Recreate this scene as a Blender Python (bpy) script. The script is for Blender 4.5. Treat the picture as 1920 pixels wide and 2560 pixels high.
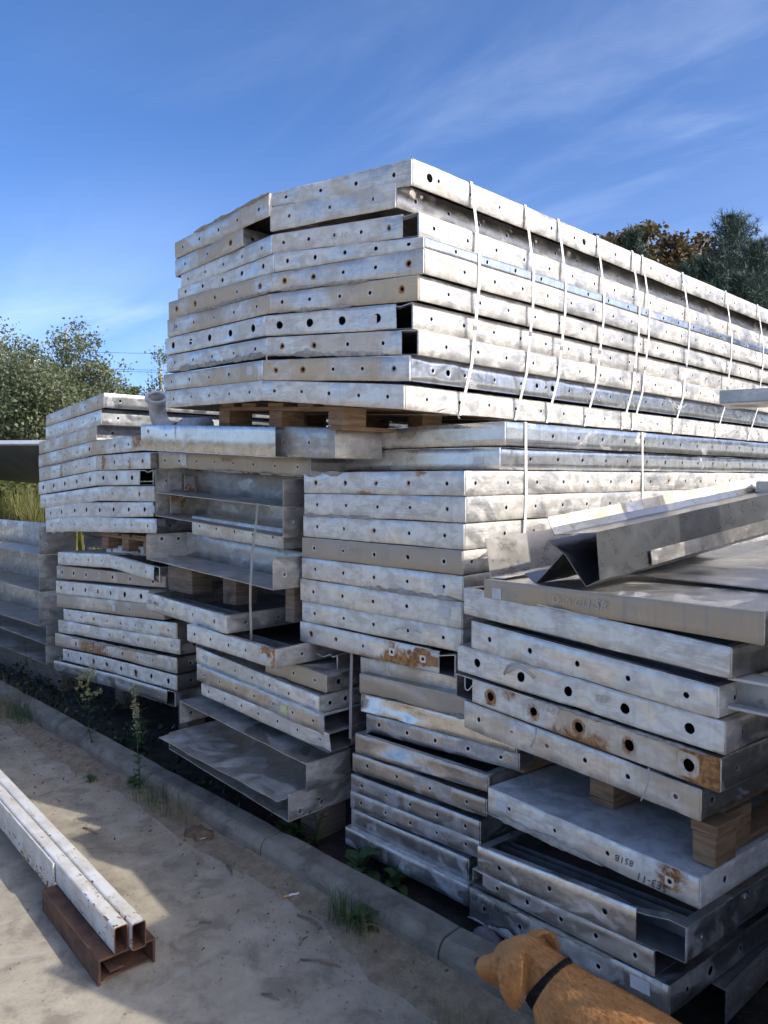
import bpy, bmesh, math, random
import numpy as np
from mathutils import Vector, Matrix, noise

# ------------------------------------------------------------------ camera, sky, sun, exposure
SC = bpy.context.scene
COL = SC.collection
for o in list(bpy.data.objects):
    bpy.data.objects.remove(o)
cam = bpy.data.cameras.new('camera')
cam.sensor_fit = 'VERTICAL'; cam.sensor_height = 36.0
cam.lens = 36.0 * 1923.5 / 2560.0
cam.clip_start = 0.05; cam.clip_end = 800
cam_ob = bpy.data.objects.new('camera', cam); COL.objects.link(cam_ob)
cam_ob.location = (0, 0, 1.78)
cam_ob.rotation_euler = (math.radians(90 - 2.62), 0, math.radians(45.2))
SC.camera = cam_ob
SUN_AZ = math.atan2(.949, .316)          # towards +X, a little towards +Y
SUN_EL = math.radians(34.7)
sun = bpy.data.lights.new('sun', 'SUN'); sun.energy = 2.05; sun.angle = math.radians(.55); sun.color = (1, .95, .84)
sun_ob = bpy.data.objects.new('sun', sun); COL.objects.link(sun_ob)
sd = Vector((math.sin(SUN_AZ) * math.cos(SUN_EL), math.cos(SUN_AZ) * math.cos(SUN_EL), math.sin(SUN_EL)))
sun_ob.rotation_euler = (-sd).to_track_quat('-Z', 'Y').to_euler()
sun_ob.location = (8, 4, 12)
W = bpy.data.worlds.new('World'); SC.world = W; W.use_nodes = True
SC.view_settings.view_transform = 'Standard'; SC.view_settings.look = 'None'
SC.view_settings.exposure = 1.12; SC.view_settings.gamma = 1.0
SC.view_settings.use_curve_mapping = False
SC.cycles.max_bounces = 8
def build_world():
    nt = W.node_tree; N = nt.nodes; L = nt.links; N.clear()
    out = N.new('ShaderNodeOutputWorld'); bg = N.new('ShaderNodeBackground')
    bg.inputs['Strength'].default_value = 0.15
    sky = N.new('ShaderNodeTexSky'); sky.sky_type = 'NISHITA'; sky.sun_disc = False
    sky.sun_elevation = SUN_EL; sky.sun_rotation = SUN_AZ
    sky.altitude = 100; sky.air_density = .5; sky.dust_density = 2.6; sky.ozone_density = 3.6
    tc = N.new('ShaderNodeTexCoord')
    sep = N.new('ShaderNodeSeparateXYZ'); L.new(tc.outputs['Generated'], sep.inputs[0])
    # cirrus on a plane high above: direction / z
    zz = N.new('ShaderNodeMath'); zz.operation = 'MAXIMUM'; zz.inputs[1].default_value = .03; L.new(sep.outputs['Z'], zz.inputs[0])
    za = N.new('ShaderNodeMath'); za.operation = 'ADD'; za.inputs[1].default_value = .12; L.new(zz.outputs[0], za.inputs[0])
    dv = N.new('ShaderNodeVectorMath'); dv.operation = 'DIVIDE'
    cz = N.new('ShaderNodeCombineXYZ')
    for i in range(3): L.new(za.outputs[0], cz.inputs[i])
    L.new(tc.outputs['Generated'], dv.inputs[0]); L.new(cz.outputs[0], dv.inputs[1])
    mp = N.new('ShaderNodeMapping'); mp.inputs['Rotation'].default_value = (0, 0, math.radians(CLOUD_ROT)); mp.inputs['Scale'].default_value = (.6, 1.9, 0); mp.inputs['Location'].default_value = (10, 1, 0)
    L.new(dv.outputs[0], mp.inputs['Vector'])
    n1 = N.new('ShaderNodeTexNoise'); n1.inputs['Scale'].default_value = 1.15; n1.inputs['Detail'].default_value = 9
    n1.inputs['Roughness'].default_value = .58; n1.inputs['Distortion'].default_value = .9
    L.new(mp.outputs[0], n1.inputs['Vector'])
    r1 = N.new('ShaderNodeMapRange'); r1.interpolation_type = 'SMOOTHSTEP'; r1.inputs[1].default_value = .44; r1.inputs[2].default_value = .86
    L.new(n1.outputs['Fac'], r1.inputs[0])
    n2 = N.new('ShaderNodeTexNoise'); n2.inputs['Scale'].default_value = .55; n2.inputs['Detail'].default_value = 2
    L.new(dv.outputs[0], n2.inputs['Vector'])
    r2 = N.new('ShaderNodeMapRange'); r2.interpolation_type = 'SMOOTHSTEP'; r2.inputs[1].default_value = .38; r2.inputs[2].default_value = .62
    L.new(n2.outputs['Fac'], r2.inputs[0])
    mu = N.new('ShaderNodeMath'); mu.operation = 'MULTIPLY'; L.new(r1.outputs[0], mu.inputs[0]); L.new(r2.outputs[0], mu.inputs[1])
    # thin veil that thickens towards the horizon
    hz = N.new('ShaderNodeMapRange'); hz.interpolation_type = 'SMOOTHSTEP'; hz.inputs[1].default_value = .0; hz.inputs[2].default_value = .42
    hz.inputs[3].default_value = .30; hz.inputs[4].default_value = .0
    L.new(sep.outputs['Z'], hz.inputs[0])
    veil = N.new('ShaderNodeMath'); veil.operation = 'MULTIPLY'; L.new(hz.outputs[0], veil.inputs[0]); 
    n3 = N.new('ShaderNodeTexNoise'); n3.inputs['Scale'].default_value = .9; n3.inputs['Detail'].default_value = 6; L.new(mp.outputs[0], n3.inputs['Vector'])
    r3 = N.new('ShaderNodeMapRange'); r3.inputs[1].default_value = .25; r3.inputs[2].default_value = .7; L.new(n3.outputs['Fac'], r3.inputs[0])
    L.new(r3.outputs[0], veil.inputs[1])
    ad = N.new('ShaderNodeMath'); ad.operation = 'MULTIPLY_ADD'; ad.inputs[1].default_value = .20; ad.use_clamp = True
    L.new(mu.outputs[0], ad.inputs[0]); L.new(veil.outputs[0], ad.inputs[2])
    mix = N.new('ShaderNodeMix'); mix.data_type = 'RGBA'
    L.new(ad.outputs[0], mix.inputs['Factor'])
    mix.inputs['B'].default_value = (5.0, 5.5, 6.1, 1)
    hs = N.new('ShaderNodeHueSaturation'); hs.inputs['Saturation'].default_value = 1.17; hs.inputs['Hue'].default_value = .502
    L.new(sky.outputs[0], hs.inputs['Color']); L.new(hs.outputs[0], mix.inputs['A'])
    L.new(mix.outputs['Result'], bg.inputs['Color']); L.new(bg.outputs[0], out.inputs['Surface'])
CLOUD_ROT = 140
build_world()

# ------------------------------------------------------------------ helpers
rnd = random.Random(7)
def link(o, parent=None):
    COL.objects.link(o)
    if parent is not None: o.parent = parent
    return o
def tag(o, label=None, cat=None, group=None, kind=None):
    if label: o['label'] = label
    if cat: o['category'] = cat
    if group: o['group'] = group
    if kind: o['kind'] = kind
    return o
def empty(name, loc, rz=0.0):
    o = bpy.data.objects.new(name, None); o.empty_display_size = .1
    o.location = loc; o.rotation_euler = (0, 0, rz); return link(o)
def mesh_from_bm(name, bm, mat, parent=None, smooth=True, ang=.6):
    if smooth:
        for f in bm.faces: f.smooth = True
        for e in bm.edges:
            if len(e.link_faces) == 2:
                if e.calc_face_angle(0) > ang: e.smooth = False
    wl = bm.verts.layers.float_color.get('wear')
    if wl is not None:
        for v in bm.verts:
            if tuple(v[wl]) == (1, 1, 1, 1): v[wl] = (0, 0, 0, 1)
    me = bpy.data.meshes.new(name); bm.to_mesh(me); bm.free()
    for m in (mat if isinstance(mat, (list, tuple)) else [mat]): me.materials.append(m)
    return link(bpy.data.objects.new(name, me), parent)
def obj(name, verts, faces, mat, parent=None, smooth=False):
    me = bpy.data.meshes.new(name); me.from_pydata([tuple(v) for v in verts], [], faces); me.update()
    me.materials.append(mat)
    if smooth: me.polygons.foreach_set('use_smooth', [True] * len(me.polygons))
    return link(bpy.data.objects.new(name, me), parent)
def box_bm(bm, c, s, rot=None, jit=0.0):
    vs = []
    for dx in (-1, 1):
        for dy in (-1, 1):
            for dz in (-1, 1):
                v = Vector((dx * s[0] / 2, dy * s[1] / 2, dz * s[2] / 2))
                if jit: v += Vector((rnd.uniform(-jit, jit), rnd.uniform(-jit, jit), rnd.uniform(-jit, jit)))
                if rot is not None: v = rot @ v
                vs.append(bm.verts.new(v + Vector(c)))
    for f in ((0, 1, 3, 2), (4, 6, 7, 5), (0, 4, 5, 1), (2, 3, 7, 6), (0, 2, 6, 4), (1, 5, 7, 3)):
        bm.faces.new([vs[i] for i in f])
    return vs
def bevel_all(bm, w, seg=2):
    bmesh.ops.bevel(bm, geom=list(bm.edges), offset=w, segments=seg, affect='EDGES', profile=.6)
def slab_bm(bm, q, t):
    """a plate: quad q (4 points), thickness t along its normal"""
    q = [Vector(p) for p in q]
    n = (q[1] - q[0]).cross(q[3] - q[0]).normalized()
    a = [bm.verts.new(p) for p in q]; b = [bm.verts.new(p - n * t) for p in q]
    bm.faces.new(a); bm.faces.new(b[::-1])
    for i in range(4):
        j = (i + 1) % 4; bm.faces.new((a[j], a[i], b[i], b[j]))
def tube_bm(bm, pts, rad, seg=8, caps=True):
    pts = [Vector(p) for p in pts]; rings = []
    up = Vector((0, 0, 1))
    for i, p in enumerate(pts):
        t = (pts[min(i + 1, len(pts) - 1)] - pts[max(i - 1, 0)]).normalized()
        a = t.cross(up)
        if a.length < .05: a = t.cross(Vector((0, 1, 0)))
        a.normalize(); b = a.cross(t)
        r = rad[i] if isinstance(rad, (list, tuple)) else rad
        rings.append([bm.verts.new(p + a * (r * math.cos(2 * math.pi * k / seg)) + b * (r * math.sin(2 * math.pi * k / seg))) for k in range(seg)])
    for r0, r1 in zip(rings, rings[1:]):
        for k in range(seg):
            bm.faces.new((r0[k], r0[(k + 1) % seg], r1[(k + 1) % seg], r1[k]))
    if caps:
        bm.faces.new(rings[0][::-1]); bm.faces.new(rings[-1])
    return rings
def copy_tree(o, parent=None):
    c = o.copy(); COL.objects.link(c)
    if parent is not None: c.parent = parent
    for ch in list(o.children): copy_tree(ch, c)
    return c

# ------------------------------------------------------------------ materials
class G:
    def __init__(s, name):
        s.m = bpy.data.materials.new(name); s.m.use_nodes = True
        s.nt = s.m.node_tree; s.N = s.nt.nodes; s.L = s.nt.links
        s.b = s.N['Principled BSDF']
    def n(s, t, **kw):
        x = s.N.new('ShaderNode' + t)
        for k, v in kw.items(): setattr(x, k, v)
        return x
    def set(s, sock, v):
        if hasattr(v, 'is_output') or isinstance(v, bpy.types.NodeSocket): s.L.new(v, sock)
        else: sock.default_value = v
    def noise(s, vec, scale, detail=4, rough=.55, dist=0.0):
        x = s.n('TexNoise'); s.L.new(vec, x.inputs['Vector'])
        x.inputs['Scale'].default_value = scale; x.inputs['Detail'].default_value = detail
        x.inputs['Roughness'].default_value = rough; x.inputs['Distortion'].default_value = dist
        return x.outputs['Fac']
    def rng(s, v, a, b, c=0.0, d=1.0, smooth=True):
        x = s.n('MapRange'); x.interpolation_type = 'SMOOTHSTEP' if smooth else 'LINEAR'
        s.L.new(v, x.inputs[0])
        for i, q in enumerate((a, b, c, d)): s.set(x.inputs[i + 1], q)
        return x.outputs[0]
    def math(s, op, a, b=0.0, clamp=False):
        x = s.n('Math'); x.operation = op; x.use_clamp = clamp
        s.set(x.inputs[0], a); s.set(x.inputs[1], b); return x.outputs[0]
    def mix(s, f, a, b):
        x = s.n('Mix'); x.data_type = 'RGBA'
        s.set(x.inputs['Factor'], f)
        s.set(x.inputs['A'], a if not isinstance(a, tuple) else (*a, 1) if len(a) == 3 else a)
        s.set(x.inputs['B'], b if not isinstance(b, tuple) else (*b, 1) if len(b) == 3 else b)
        return x.outputs['Result']
    def mapping(s, vec, scale=(1, 1, 1), loc=(0, 0, 0)):
        x = s.n('Mapping'); s.L.new(vec, x.inputs['Vector'])
        x.inputs['Scale'].default_value = scale; x.inputs['Location'].default_value = loc
        return x.outputs[0]
    def coords(s):
        """object coordinates, shifted by a per-object random amount"""
        tc = s.n('TexCoord'); oi = s.n('ObjectInfo')
        m = s.math('MULTIPLY', oi.outputs['Random'], 37.0)
        cb = s.n('CombineXYZ'); s.L.new(m, cb.inputs[0]); s.L.new(m, cb.inputs[1]); s.L.new(m, cb.inputs[2])
        v = s.n('VectorMath', operation='ADD'); s.L.new(tc.outputs['Object'], v.inputs[0]); s.L.new(cb.outputs[0], v.inputs[1])
        s.rand = oi.outputs['Random']
        return v.outputs[0]
    def bump(s, h, strength, dist, prev=None):
        x = s.n('Bump'); x.inputs['Strength'].default_value = strength; x.inputs['Distance'].default_value = dist
        s.L.new(h, x.inputs['Height'])
        if prev is not None: s.L.new(prev, x.inputs['Normal'])
        return x.outputs[0]
    def done(s, color=None, rough=None, metal=None, normal=None, spec=None):
        for k, v in (('Base Color', color), ('Roughness', rough), ('Metallic', metal), ('Normal', normal), ('Specular IOR Level', spec)):
            if v is None: continue
            if isinstance(v, tuple) and len(v) == 3: v = (*v, 1)
            s.set(s.b.inputs[k], v)
        return s.m

def aluminium(name, oxide=.5, tan=.3, rust=.5, smudge=.4, streak=.2, metal=(.53, .52, .50), ox=(.54, .52, .485), tanc=(.37, .315, .235),
              rough=.40, oxrough=.6, oilcan=.3, mtl=.66, marks=1.0, alb=1.27, grain=.35, var=1.0):
    wm = (1.03, 1.0, .945)
    metal = tuple(c * alb * w for c, w in zip(metal, wm)); ox = tuple(c * alb * w for c, w in zip(ox, wm)); tanc = tuple(c * alb for c in tanc)
    g = G(name); v = g.coords()
    at = g.n('Attribute'); at.attribute_name = 'wear'
    sp = g.n('SeparateColor'); g.L.new(at.outputs['Color'], sp.inputs[0])
    ring, rst, dirt = sp.outputs[0], sp.outputs[1], sp.outputs[2]
    vs = g.mapping(v, (1, 1, 1.7))
    big = g.noise(vs, 3.6, 7, .58, .9)
    med = g.noise(vs, 13, 6, .62, .5)
    fin = g.noise(v, 95, 3, .6)
    # oxide film with water-mark contours
    off = 0.5 + (.5 - oxide) * .42
    m1 = g.rng(big, off - .05, off + .07)
    d = g.math('ABSOLUTE', g.math('SUBTRACT', big, off + .0))
    line = g.rng(d, 0.0, .012, 1, 0)
    d2 = g.math('ABSOLUTE', g.math('SUBTRACT', g.noise(vs, 5.2, 7, .6, 1.3), .5))
    line2 = g.rng(d2, 0.0, .009, .8, 0)
    patch = g.rng(med, .55, .66)
    metalc = g.mix(g.rng(med, .3, .7), tuple(c * (1 - .20 * var) for c in metal), tuple(min(.85, c * (1 + .14 * var)) for c in metal))
    oxc = g.mix(g.rng(med, .32, .68), tuple(c * (1 - .26 * var) for c in ox), tuple(min(.85, c * (1 + .18 * var)) for c in ox))
    alb = min(alb, 1.0)
    col = g.mix(m1, metalc, oxc)
    col = g.mix(g.math('MULTIPLY', patch, .35 * marks), col, (.66 * alb, .65 * alb, .62 * alb))
    col = g.mix(g.math('MULTIPLY', g.math('MAXIMUM', line, line2), .45 * marks), col, (.74 * alb, .73 * alb, .70 * alb))
    # flow marks, long and thin like wood grain
    gr = g.noise(g.mapping(v, (3.2, 3.2, 34)), 1.0, 6, .62, 1.6)
    grl = g.rng(g.math('ABSOLUTE', g.math('SUBTRACT', gr, .5)), 0.0, .045, 1, 0)
    grm = g.math('MULTIPLY', grl, g.rng(g.noise(v, 3.1, 3), .42, .6))
    col = g.mix(g.math('MULTIPLY', grm, grain), col, (.30, .295, .285))
    # tan film
    tn = g.noise(g.mapping(v, (1, 1, 1.3), (3.1, 7.7, 1.9)), 2.3, 6, .6, .6)
    tm = g.rng(tn, .62 - .24 * tan, .72 - .16 * tan)
    col = g.mix(g.math('MULTIPLY', tm, min(1.0, .25 + tan * .75)), col, tanc)
    # smudges and grime
    sm = g.rng(g.noise(g.mapping(v, (1, 1, 1), (9, 2, 5)), 6.5, 7, .65, .3), .52, .72)
    col = g.mix(g.math('MULTIPLY', sm, smudge * .7), col, (.23, .225, .22))
    st = g.rng(g.noise(g.mapping(v, (55, 55, 2.2)), 1.0, 3), .5, .72)
    col = g.mix(g.math('MULTIPLY', st, streak), col, (.30, .29, .28))
    sp2 = g.rng(fin, .66, .74)
    col = g.mix(g.math('MULTIPLY', sp2, .35), col, (.28, .26, .24))
    # edge dirt and residue
    dn = g.math('MULTIPLY', dirt, g.rng(g.noise(v, 30, 5), .36, .62))
    col = g.mix(dn, col, (.36, .33, .28))
    # bright burnished ring round the holes
    rn = g.math('MULTIPLY', ring, .6)
    col = g.mix(rn, col, (.70 * alb, .69 * alb, .67 * alb))
    # rust
    rw = g.rng(g.math('ADD', g.math('MULTIPLY', rst, rust * 1.1), g.math('MULTIPLY', g.math('SUBTRACT', g.noise(v, 26, 5, .65, 1.2), .5), g.math('MULTIPLY', rst, 2.4))), .18, .62)
    rcol = g.mix(g.rng(g.noise(v, 60, 3), .35, .65), (.20, .075, .025), (.42, .22, .07))
    col = g.mix(rw, col, rcol)
    ro = g.math('ADD', g.rng(m1, 0, 1, rough, oxrough), g.math('MULTIPLY', g.math('SUBTRACT', med, .5), .3))
    ro = g.math('ADD', ro, g.math('MULTIPLY', g.math('ADD', rw, tm), .14), True)
    me = g.rng(m1, 0, 1, mtl, mtl * .45)
    me = g.math('MULTIPLY', me, g.math('SUBTRACT', 1.0, g.math('MULTIPLY', g.math('MAXIMUM', rw, g.math('MULTIPLY', tm, .6)), .9), True))
    nb = g.bump(g.noise(v, 2.6, 3, .5), oilcan, .02)
    nb = g.bump(g.noise(v, 11, 3, .5), .16, .006, nb)
    nb = g.bump(g.noise(v, 85, 4, .6), .10, .0015, nb)
    return g.done(col, ro, me, nb)

def simple(name, c0, c1, scale=8, rough=.7, metal=0.0, bump=.3, bd=.004, stretch=(1, 1, 1), spots=None, spot_amt=.5, spot_scale=40, spot_lo=.6):
    g = G(name); v = g.coords(); vs = g.mapping(v, stretch)
    col = g.mix(g.rng(g.noise(vs, scale, 6, .6, .3), .3, .7), c0, c1)
    if spots: col = g.mix(g.math('MULTIPLY', g.rng(g.noise(v, spot_scale, 4, .6), spot_lo, spot_lo + .1), spot_amt), col, spots)
    nb = g.bump(g.noise(vs, scale * 4, 5, .6), bump, bd)
    return g.done(col, rough, metal, nb)
def flat(name, c, rough=.6, metal=0.0):
    g = G(name); return g.done(c, rough, metal)

M = {}
M['white'] = aluminium('aluminium_oxidised', oxide=.62, tan=.22, rust=.6, smudge=.32, streak=.12, grain=.38, alb=1.42)  # albedo raised to lift end faces that stand in shade
M['weath'] = aluminium('aluminium_weathered', oxide=.55, tan=.45, rust=.75, smudge=.42, streak=.14, grain=.4, alb=1.42)  # lifted in colour too, for shaded end faces
M['sunny'] = aluminium('aluminium_mottled_sunlit_side', oxide=.56, tan=.2, rust=.5, smudge=.5, streak=.12, grain=.75, alb=1.02, var=1.3)  # darker copy for sunlit sides, evening out the light through colour
M['tan'] = aluminium('aluminium_tan_film', oxide=.5, tan=.8, rust=.95, smudge=.45, streak=.22, alb=1.35, tanc=(.40, .315, .20))
M['brown'] = aluminium('aluminium_brown_film', grain=.2, oxide=.4, tan=1.5, rust=.4, smudge=.2, streak=.12, tanc=(.345, .29, .215))
M['grain'] = aluminium('aluminium_brown_grain', oxide=.4, tan=1.3, rust=.3, smudge=.5, streak=.6, tanc=(.36, .285, .195))
M['clean'] = aluminium('aluminium_mill_finish', grain=.08, oxide=.22, tan=.12, rust=.2, smudge=.22, streak=.06, metal=(.55, .53, .50), rough=.29, oilcan=.3, mtl=.85)
M['mirror'] = aluminium('aluminium_bright', grain=0, oxide=.12, tan=.05, rust=.1, smudge=.30, streak=.28, metal=(.52, .54, .57), rough=.2, oxrough=.55, oilcan=.22, mtl=.92)
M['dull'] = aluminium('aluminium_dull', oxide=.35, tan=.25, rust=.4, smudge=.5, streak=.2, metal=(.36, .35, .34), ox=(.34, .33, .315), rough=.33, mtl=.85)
M['blue'] = aluminium('aluminium_shaded_grey', oxide=.45, tan=.04, rust=.2, smudge=.6, streak=.45, metal=(.34, .35, .37), ox=(.33, .34, .355), rough=.32, oxrough=.5, mtl=.85)  # shade mirrored in the metal is put into this dark bluish grey
M['galv'] = aluminium('galvanised_steel', oxide=.55, tan=.14, rust=.5, smudge=.35, streak=.08, metal=(.40, .39, .375), ox=(.37, .36, .335), rough=.38, oxrough=.6, oilcan=.15, mtl=.75)
M['pale'] = aluminium('aluminium_pale_oxide', oxide=.8, tan=.08, rust=.2, smudge=.3, streak=.04, metal=(.52, .53, .54), ox=(.55, .55, .555), rough=.42, oxrough=.5, oilcan=.15, mtl=.35)
M['lip'] = aluminium('aluminium_edge', oxide=.45, tan=.1, rust=.2, smudge=.3, streak=0, rough=.32, oilcan=.1)
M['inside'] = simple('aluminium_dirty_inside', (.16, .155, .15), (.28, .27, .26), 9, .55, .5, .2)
M['crust'] = simple('dried_concrete', (.27, .25, .215), (.44, .41, .36), 24, .95, 0, .8, .008, spots=(.2, .15, .1), spot_lo=.58)
M['sticker'] = simple('paper_label', (.52, .53, .54), (.62, .62, .62), 20, .6, 0, .1)
M['yellow_sticker'] = simple('yellow_paper_label', (.55, .60, .25), (.66, .68, .36), 20, .6, 0, .1)
M['ink'] = flat('marker_ink', (.06, .06, .07), .6)
M['chalk'] = flat('chalk_mark', (.47, .45, .41), .9)
M['strap'] = simple('white_plastic_strap', (.62, .61, .58), (.72, .71, .68), 6, .45, 0, .1)
M['greystrap'] = simple('grey_plastic_strap', (.38, .36, .33), (.50, .48, .45), 6, .5, 0, .1)
M['tanstrap'] = simple('dusty_tan_strap', (.26, .245, .215), (.34, .32, .285), 6, .6, 0, .1)
M['wood'] = simple('pallet_wood', (.17, .098, .052), (.31, .20, .115), 6, .85, 0, .5, .003, (1, 1, 9), spots=(.12, .07, .04), spot_amt=.6, spot_scale=14)
M['woodgrey'] = simple('grey_wood', (.13, .098, .07), (.25, .195, .145), 7, .9, 0, .8, .004, (1, 1, 9), spots=(.06, .045, .035), spot_scale=11, spot_amt=.7)
def white_paint():
    g = G('chipped_white_paint'); v = g.coords()
    at = g.n('Attribute'); at.attribute_name = 'wear'
    sp = g.n('SeparateColor'); g.L.new(at.outputs['Color'], sp.inputs[0])
    edge = sp.outputs[1]
    base = g.mix(g.rng(g.noise(v, 9, 6), .35, .7), (.54, .52, .47), (.68, .67, .63))
    stain = g.rng(g.noise(g.mapping(v, (1.2, 6, 6)), 7, 6, .65, .4), .56, .70)
    base = g.mix(g.math('MULTIPLY', stain, .8), base, (.44, .28, .12))
    base = g.mix(g.math('MULTIPLY', g.math('MULTIPLY', edge, g.rng(g.noise(v, 16, 5), .45, .65)), .55), base, (.40, .25, .11))
    chip = g.rng(g.math('ADD', g.noise(g.mapping(v, (1.0, 2, 2)), 30, 5, .62), g.math('MULTIPLY', edge, .21)), .735, .75)
    rust = g.mix(g.rng(g.noise(v, 70, 3), .35, .65), (.13, .05, .022), (.25, .11, .045))
    col = g.mix(chip, base, rust)
    nb = g.bump(chip, .5, -.001); nb = g.bump(g.noise(v, 40, 4), .15, .002, nb)
    return g.done(col, g.rng(chip, 0, 1, .42, .85), 0.0, nb)
M['paint'] = white_paint()
M['rust'] = simple('rusty_steel', (.075, .04, .026), (.17, .085, .045), 11, .9, .1, .6, .003, spots=(.045, .03, .025), spot_scale=30)
M['darksteel'] = simple('dark_steel', (.035, .037, .042), (.075, .078, .085), 7, .5, .5, .2)
M['tub'] = simple('grey_painted_steel', (.05, .054, .06), (.09, .092, .095), 1.2, .5, .3, .1, spots=(.26, .24, .2), spot_scale=3, spot_amt=.4)
M['pvc'] = simple('dusty_grey_pipe', (.36, .35, .33), (.56, .55, .53), 14, .75, .1, .5, .004, spots=(.68, .67, .64), spot_scale=22)

def concrete(name, base, dark, sand, sandy=True):
    g = G(name)
    tc = g.n('TexCoord'); v = tc.outputs['Object']
    big = g.noise(v, .75, 6, .6, .4); med = g.noise(v, 6, 8, .68, .3); fin = g.noise(v, 70, 5, .7); grit = g.noise(v, 260, 3, .7)
    col = g.mix(g.rng(big, .32, .7), dark, base)
    col = g.mix(g.math('MULTIPLY', g.rng(med, .48, .7), .55), col, tuple(c * 1.28 for c in base))
    col = g.mix(g.math('MULTIPLY', g.rng(med, .52, .36), .7), col, tuple(c * .6 for c in dark))
    col = g.mix(g.math('MULTIPLY', g.rng(fin, .57, .72), .55), col, tuple(c * .55 for c in dark))
    col = g.mix(g.math('MULTIPLY', g.rng(grit, .62, .72), .35), col, (.36, .34, .3))
    if sandy:
        sepv = g.n('SeparateXYZ'); g.L.new(v, sepv.inputs[0])
        edge = g.rng(sepv.outputs['Y'], 1.35, 2.0)
        sm = g.rng(g.math('ADD', g.math('MULTIPLY', edge, .26), g.noise(v, 3.2, 7, .65, .5)), .64, .8)
        col = g.mix(g.math('MULTIPLY', sm, .5), col, g.mix(g.rng(fin, .35, .65), tuple(c * .75 for c in sand), sand))
        # hairline scratches left by dragged steel
        w = g.n('TexWave'); w.wave_type = 'BANDS'; w.inputs['Scale'].default_value = 1.1; w.inputs['Distortion'].default_value = 14; w.inputs['Detail'].default_value = 4
        w.inputs['Detail Scale'].default_value = .7; g.L.new(v, w.inputs['Vector'])
        sc = g.math('MULTIPLY', g.rng(w.outputs['Fac'], .985, 1.0), g.rng(g.noise(v, 1.7, 3), .52, .62))
        col = g.mix(g.math('MULTIPLY', sc, .4), col, (.40, .38, .34))
    nb = g.bump(med, .35, .01); nb = g.bump(fin, .5, .004, nb); nb = g.bump(grit, .35, .0015, nb)
    return g.done(col, .93, 0.0, nb, .3)
M['concrete'] = concrete('yard_concrete', (.40, .352, .265), (.315, .277, .212), (.39, .325, .225))
M['kerb'] = concrete('kerb_concrete', (.27, .238, .185), (.18, .158, .122), (.3, .24, .17), False)
M['soil'] = simple('damp_soil', (.022, .019, .013), (.07, .055, .038), 9, .97, 0, 1.0, .03, spots=(.12, .10, .07), spot_scale=50)
M['field'] = simple('rough_grass_ground', (.05, .055, .022), (.13, .12, .05), .6, .95, 0, .6, .05)
M['sand'] = simple('loose_sand', (.20, .155, .10), (.33, .26, .17), 22, .97, 0, .8, .01, spots=(.12, .1, .07), spot_scale=90)
def leafm(name, c0, c1, trans=.35, rough=.5):
    g = G(name); oi = g.n('ObjectInfo'); at = g.n('Attribute'); at.attribute_name = 'tint'
    tc = g.n('TexCoord')
    f = g.rng(g.noise(tc.outputs['Object'], 2.2, 3), .3, .7)
    f2 = g.math('ADD', g.math('MULTIPLY', f, .4), g.math('MULTIPLY', at.outputs['Fac'], .6))
    col = g.mix(f2, c0, c1)
    g.done(col, rough)
    tr = g.n('BsdfTranslucent'); g.L.new(col, tr.inputs['Color'])
    mx = g.n('MixShader'); mx.inputs[0].default_value = trans
    g.L.new(g.b.outputs[0], mx.inputs[1]); g.L.new(tr.outputs[0], mx.inputs[2])
    g.L.new(mx.outputs[0], g.N['Material Output'].inputs['Surface'])
    return g.m
M['birch'] = leafm('birch_leaves', (.10, .128, .06), (.235, .262, .145), .45)
M['willow'] = leafm('bush_leaves', (.05, .075, .02), (.17, .19, .06))
M['chestnut'] = leafm('browning_leaves', (.075, .065, .028), (.18, .125, .055), .3)
M['pine'] = leafm('pine_needles', (.032, .055, .04), (.08, .12, .085), .2)
M['fieldgrass'] = leafm('tall_grass', (.12, .14, .04), (.30, .28, .10), .35)
M['undergrowth'] = leafm('undergrowth_leaves', (.012, .024, .009), (.035, .058, .02), .2)
M['weed'] = leafm('weed_leaves', (.035, .07, .02), (.09, .15, .045), .3)
M['drygrass'] = leafm('dry_grass', (.15, .13, .06), (.30, .25, .13), .3)
M['seed'] = leafm('seed_heads', (.22, .20, .11), (.38, .36, .22), .2)
M['yellowflower'] = leafm('yellow_flower_buds', (.25, .24, .08), (.40, .40, .18), .2)
M['bark'] = simple('tree_bark', (.09, .075, .06), (.20, .18, .155), 12, .9, 0, .6, .02, (1, 1, .3))
M['birchbark'] = simple('pale_bark', (.30, .27, .22), (.52, .49, .44), 9, .8, 0, .3, .01, (1, 1, 3), spots=(.06, .05, .045), spot_scale=16)
M['wire'] = flat('power_wire', (.05, .05, .05), .6)
M['litter'] = simple('dry_leaf', (.10, .065, .035), (.20, .14, .08), 30, .9)
M['paper'] = simple('white_paper_scrap', (.66, .65, .62), (.78, .77, .74), 30, .8)
M['filter'] = flat('cigarette_filter', (.62, .33, .10), .8)
M['stone'] = simple('mauve_stone', (.15, .125, .13), (.24, .20, .21), 20, .85, 0, .5, .006)
M['void'] = flat('drum_interior', (.02, .02, .022), .8)
M['mirror2'] = aluminium('aluminium_dark_sheet', oxide=.1, tan=-.3, rust=0, smudge=.12, streak=.05, metal=(.34, .36, .39), ox=(.34, .36, .385), rough=.30, oxrough=.36, oilcan=.12, mtl=.9, marks=.05, grain=0, var=.2, alb=.62)
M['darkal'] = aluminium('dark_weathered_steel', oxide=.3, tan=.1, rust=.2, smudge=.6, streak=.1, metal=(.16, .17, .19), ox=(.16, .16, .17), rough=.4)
M['ibeam'] = simple('grey_white_paint', (.44, .43, .39), (.60, .59, .55), 7, .55, 0, .3, .003, spots=(.16, .13, .09), spot_scale=9, spot_lo=.62)
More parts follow.
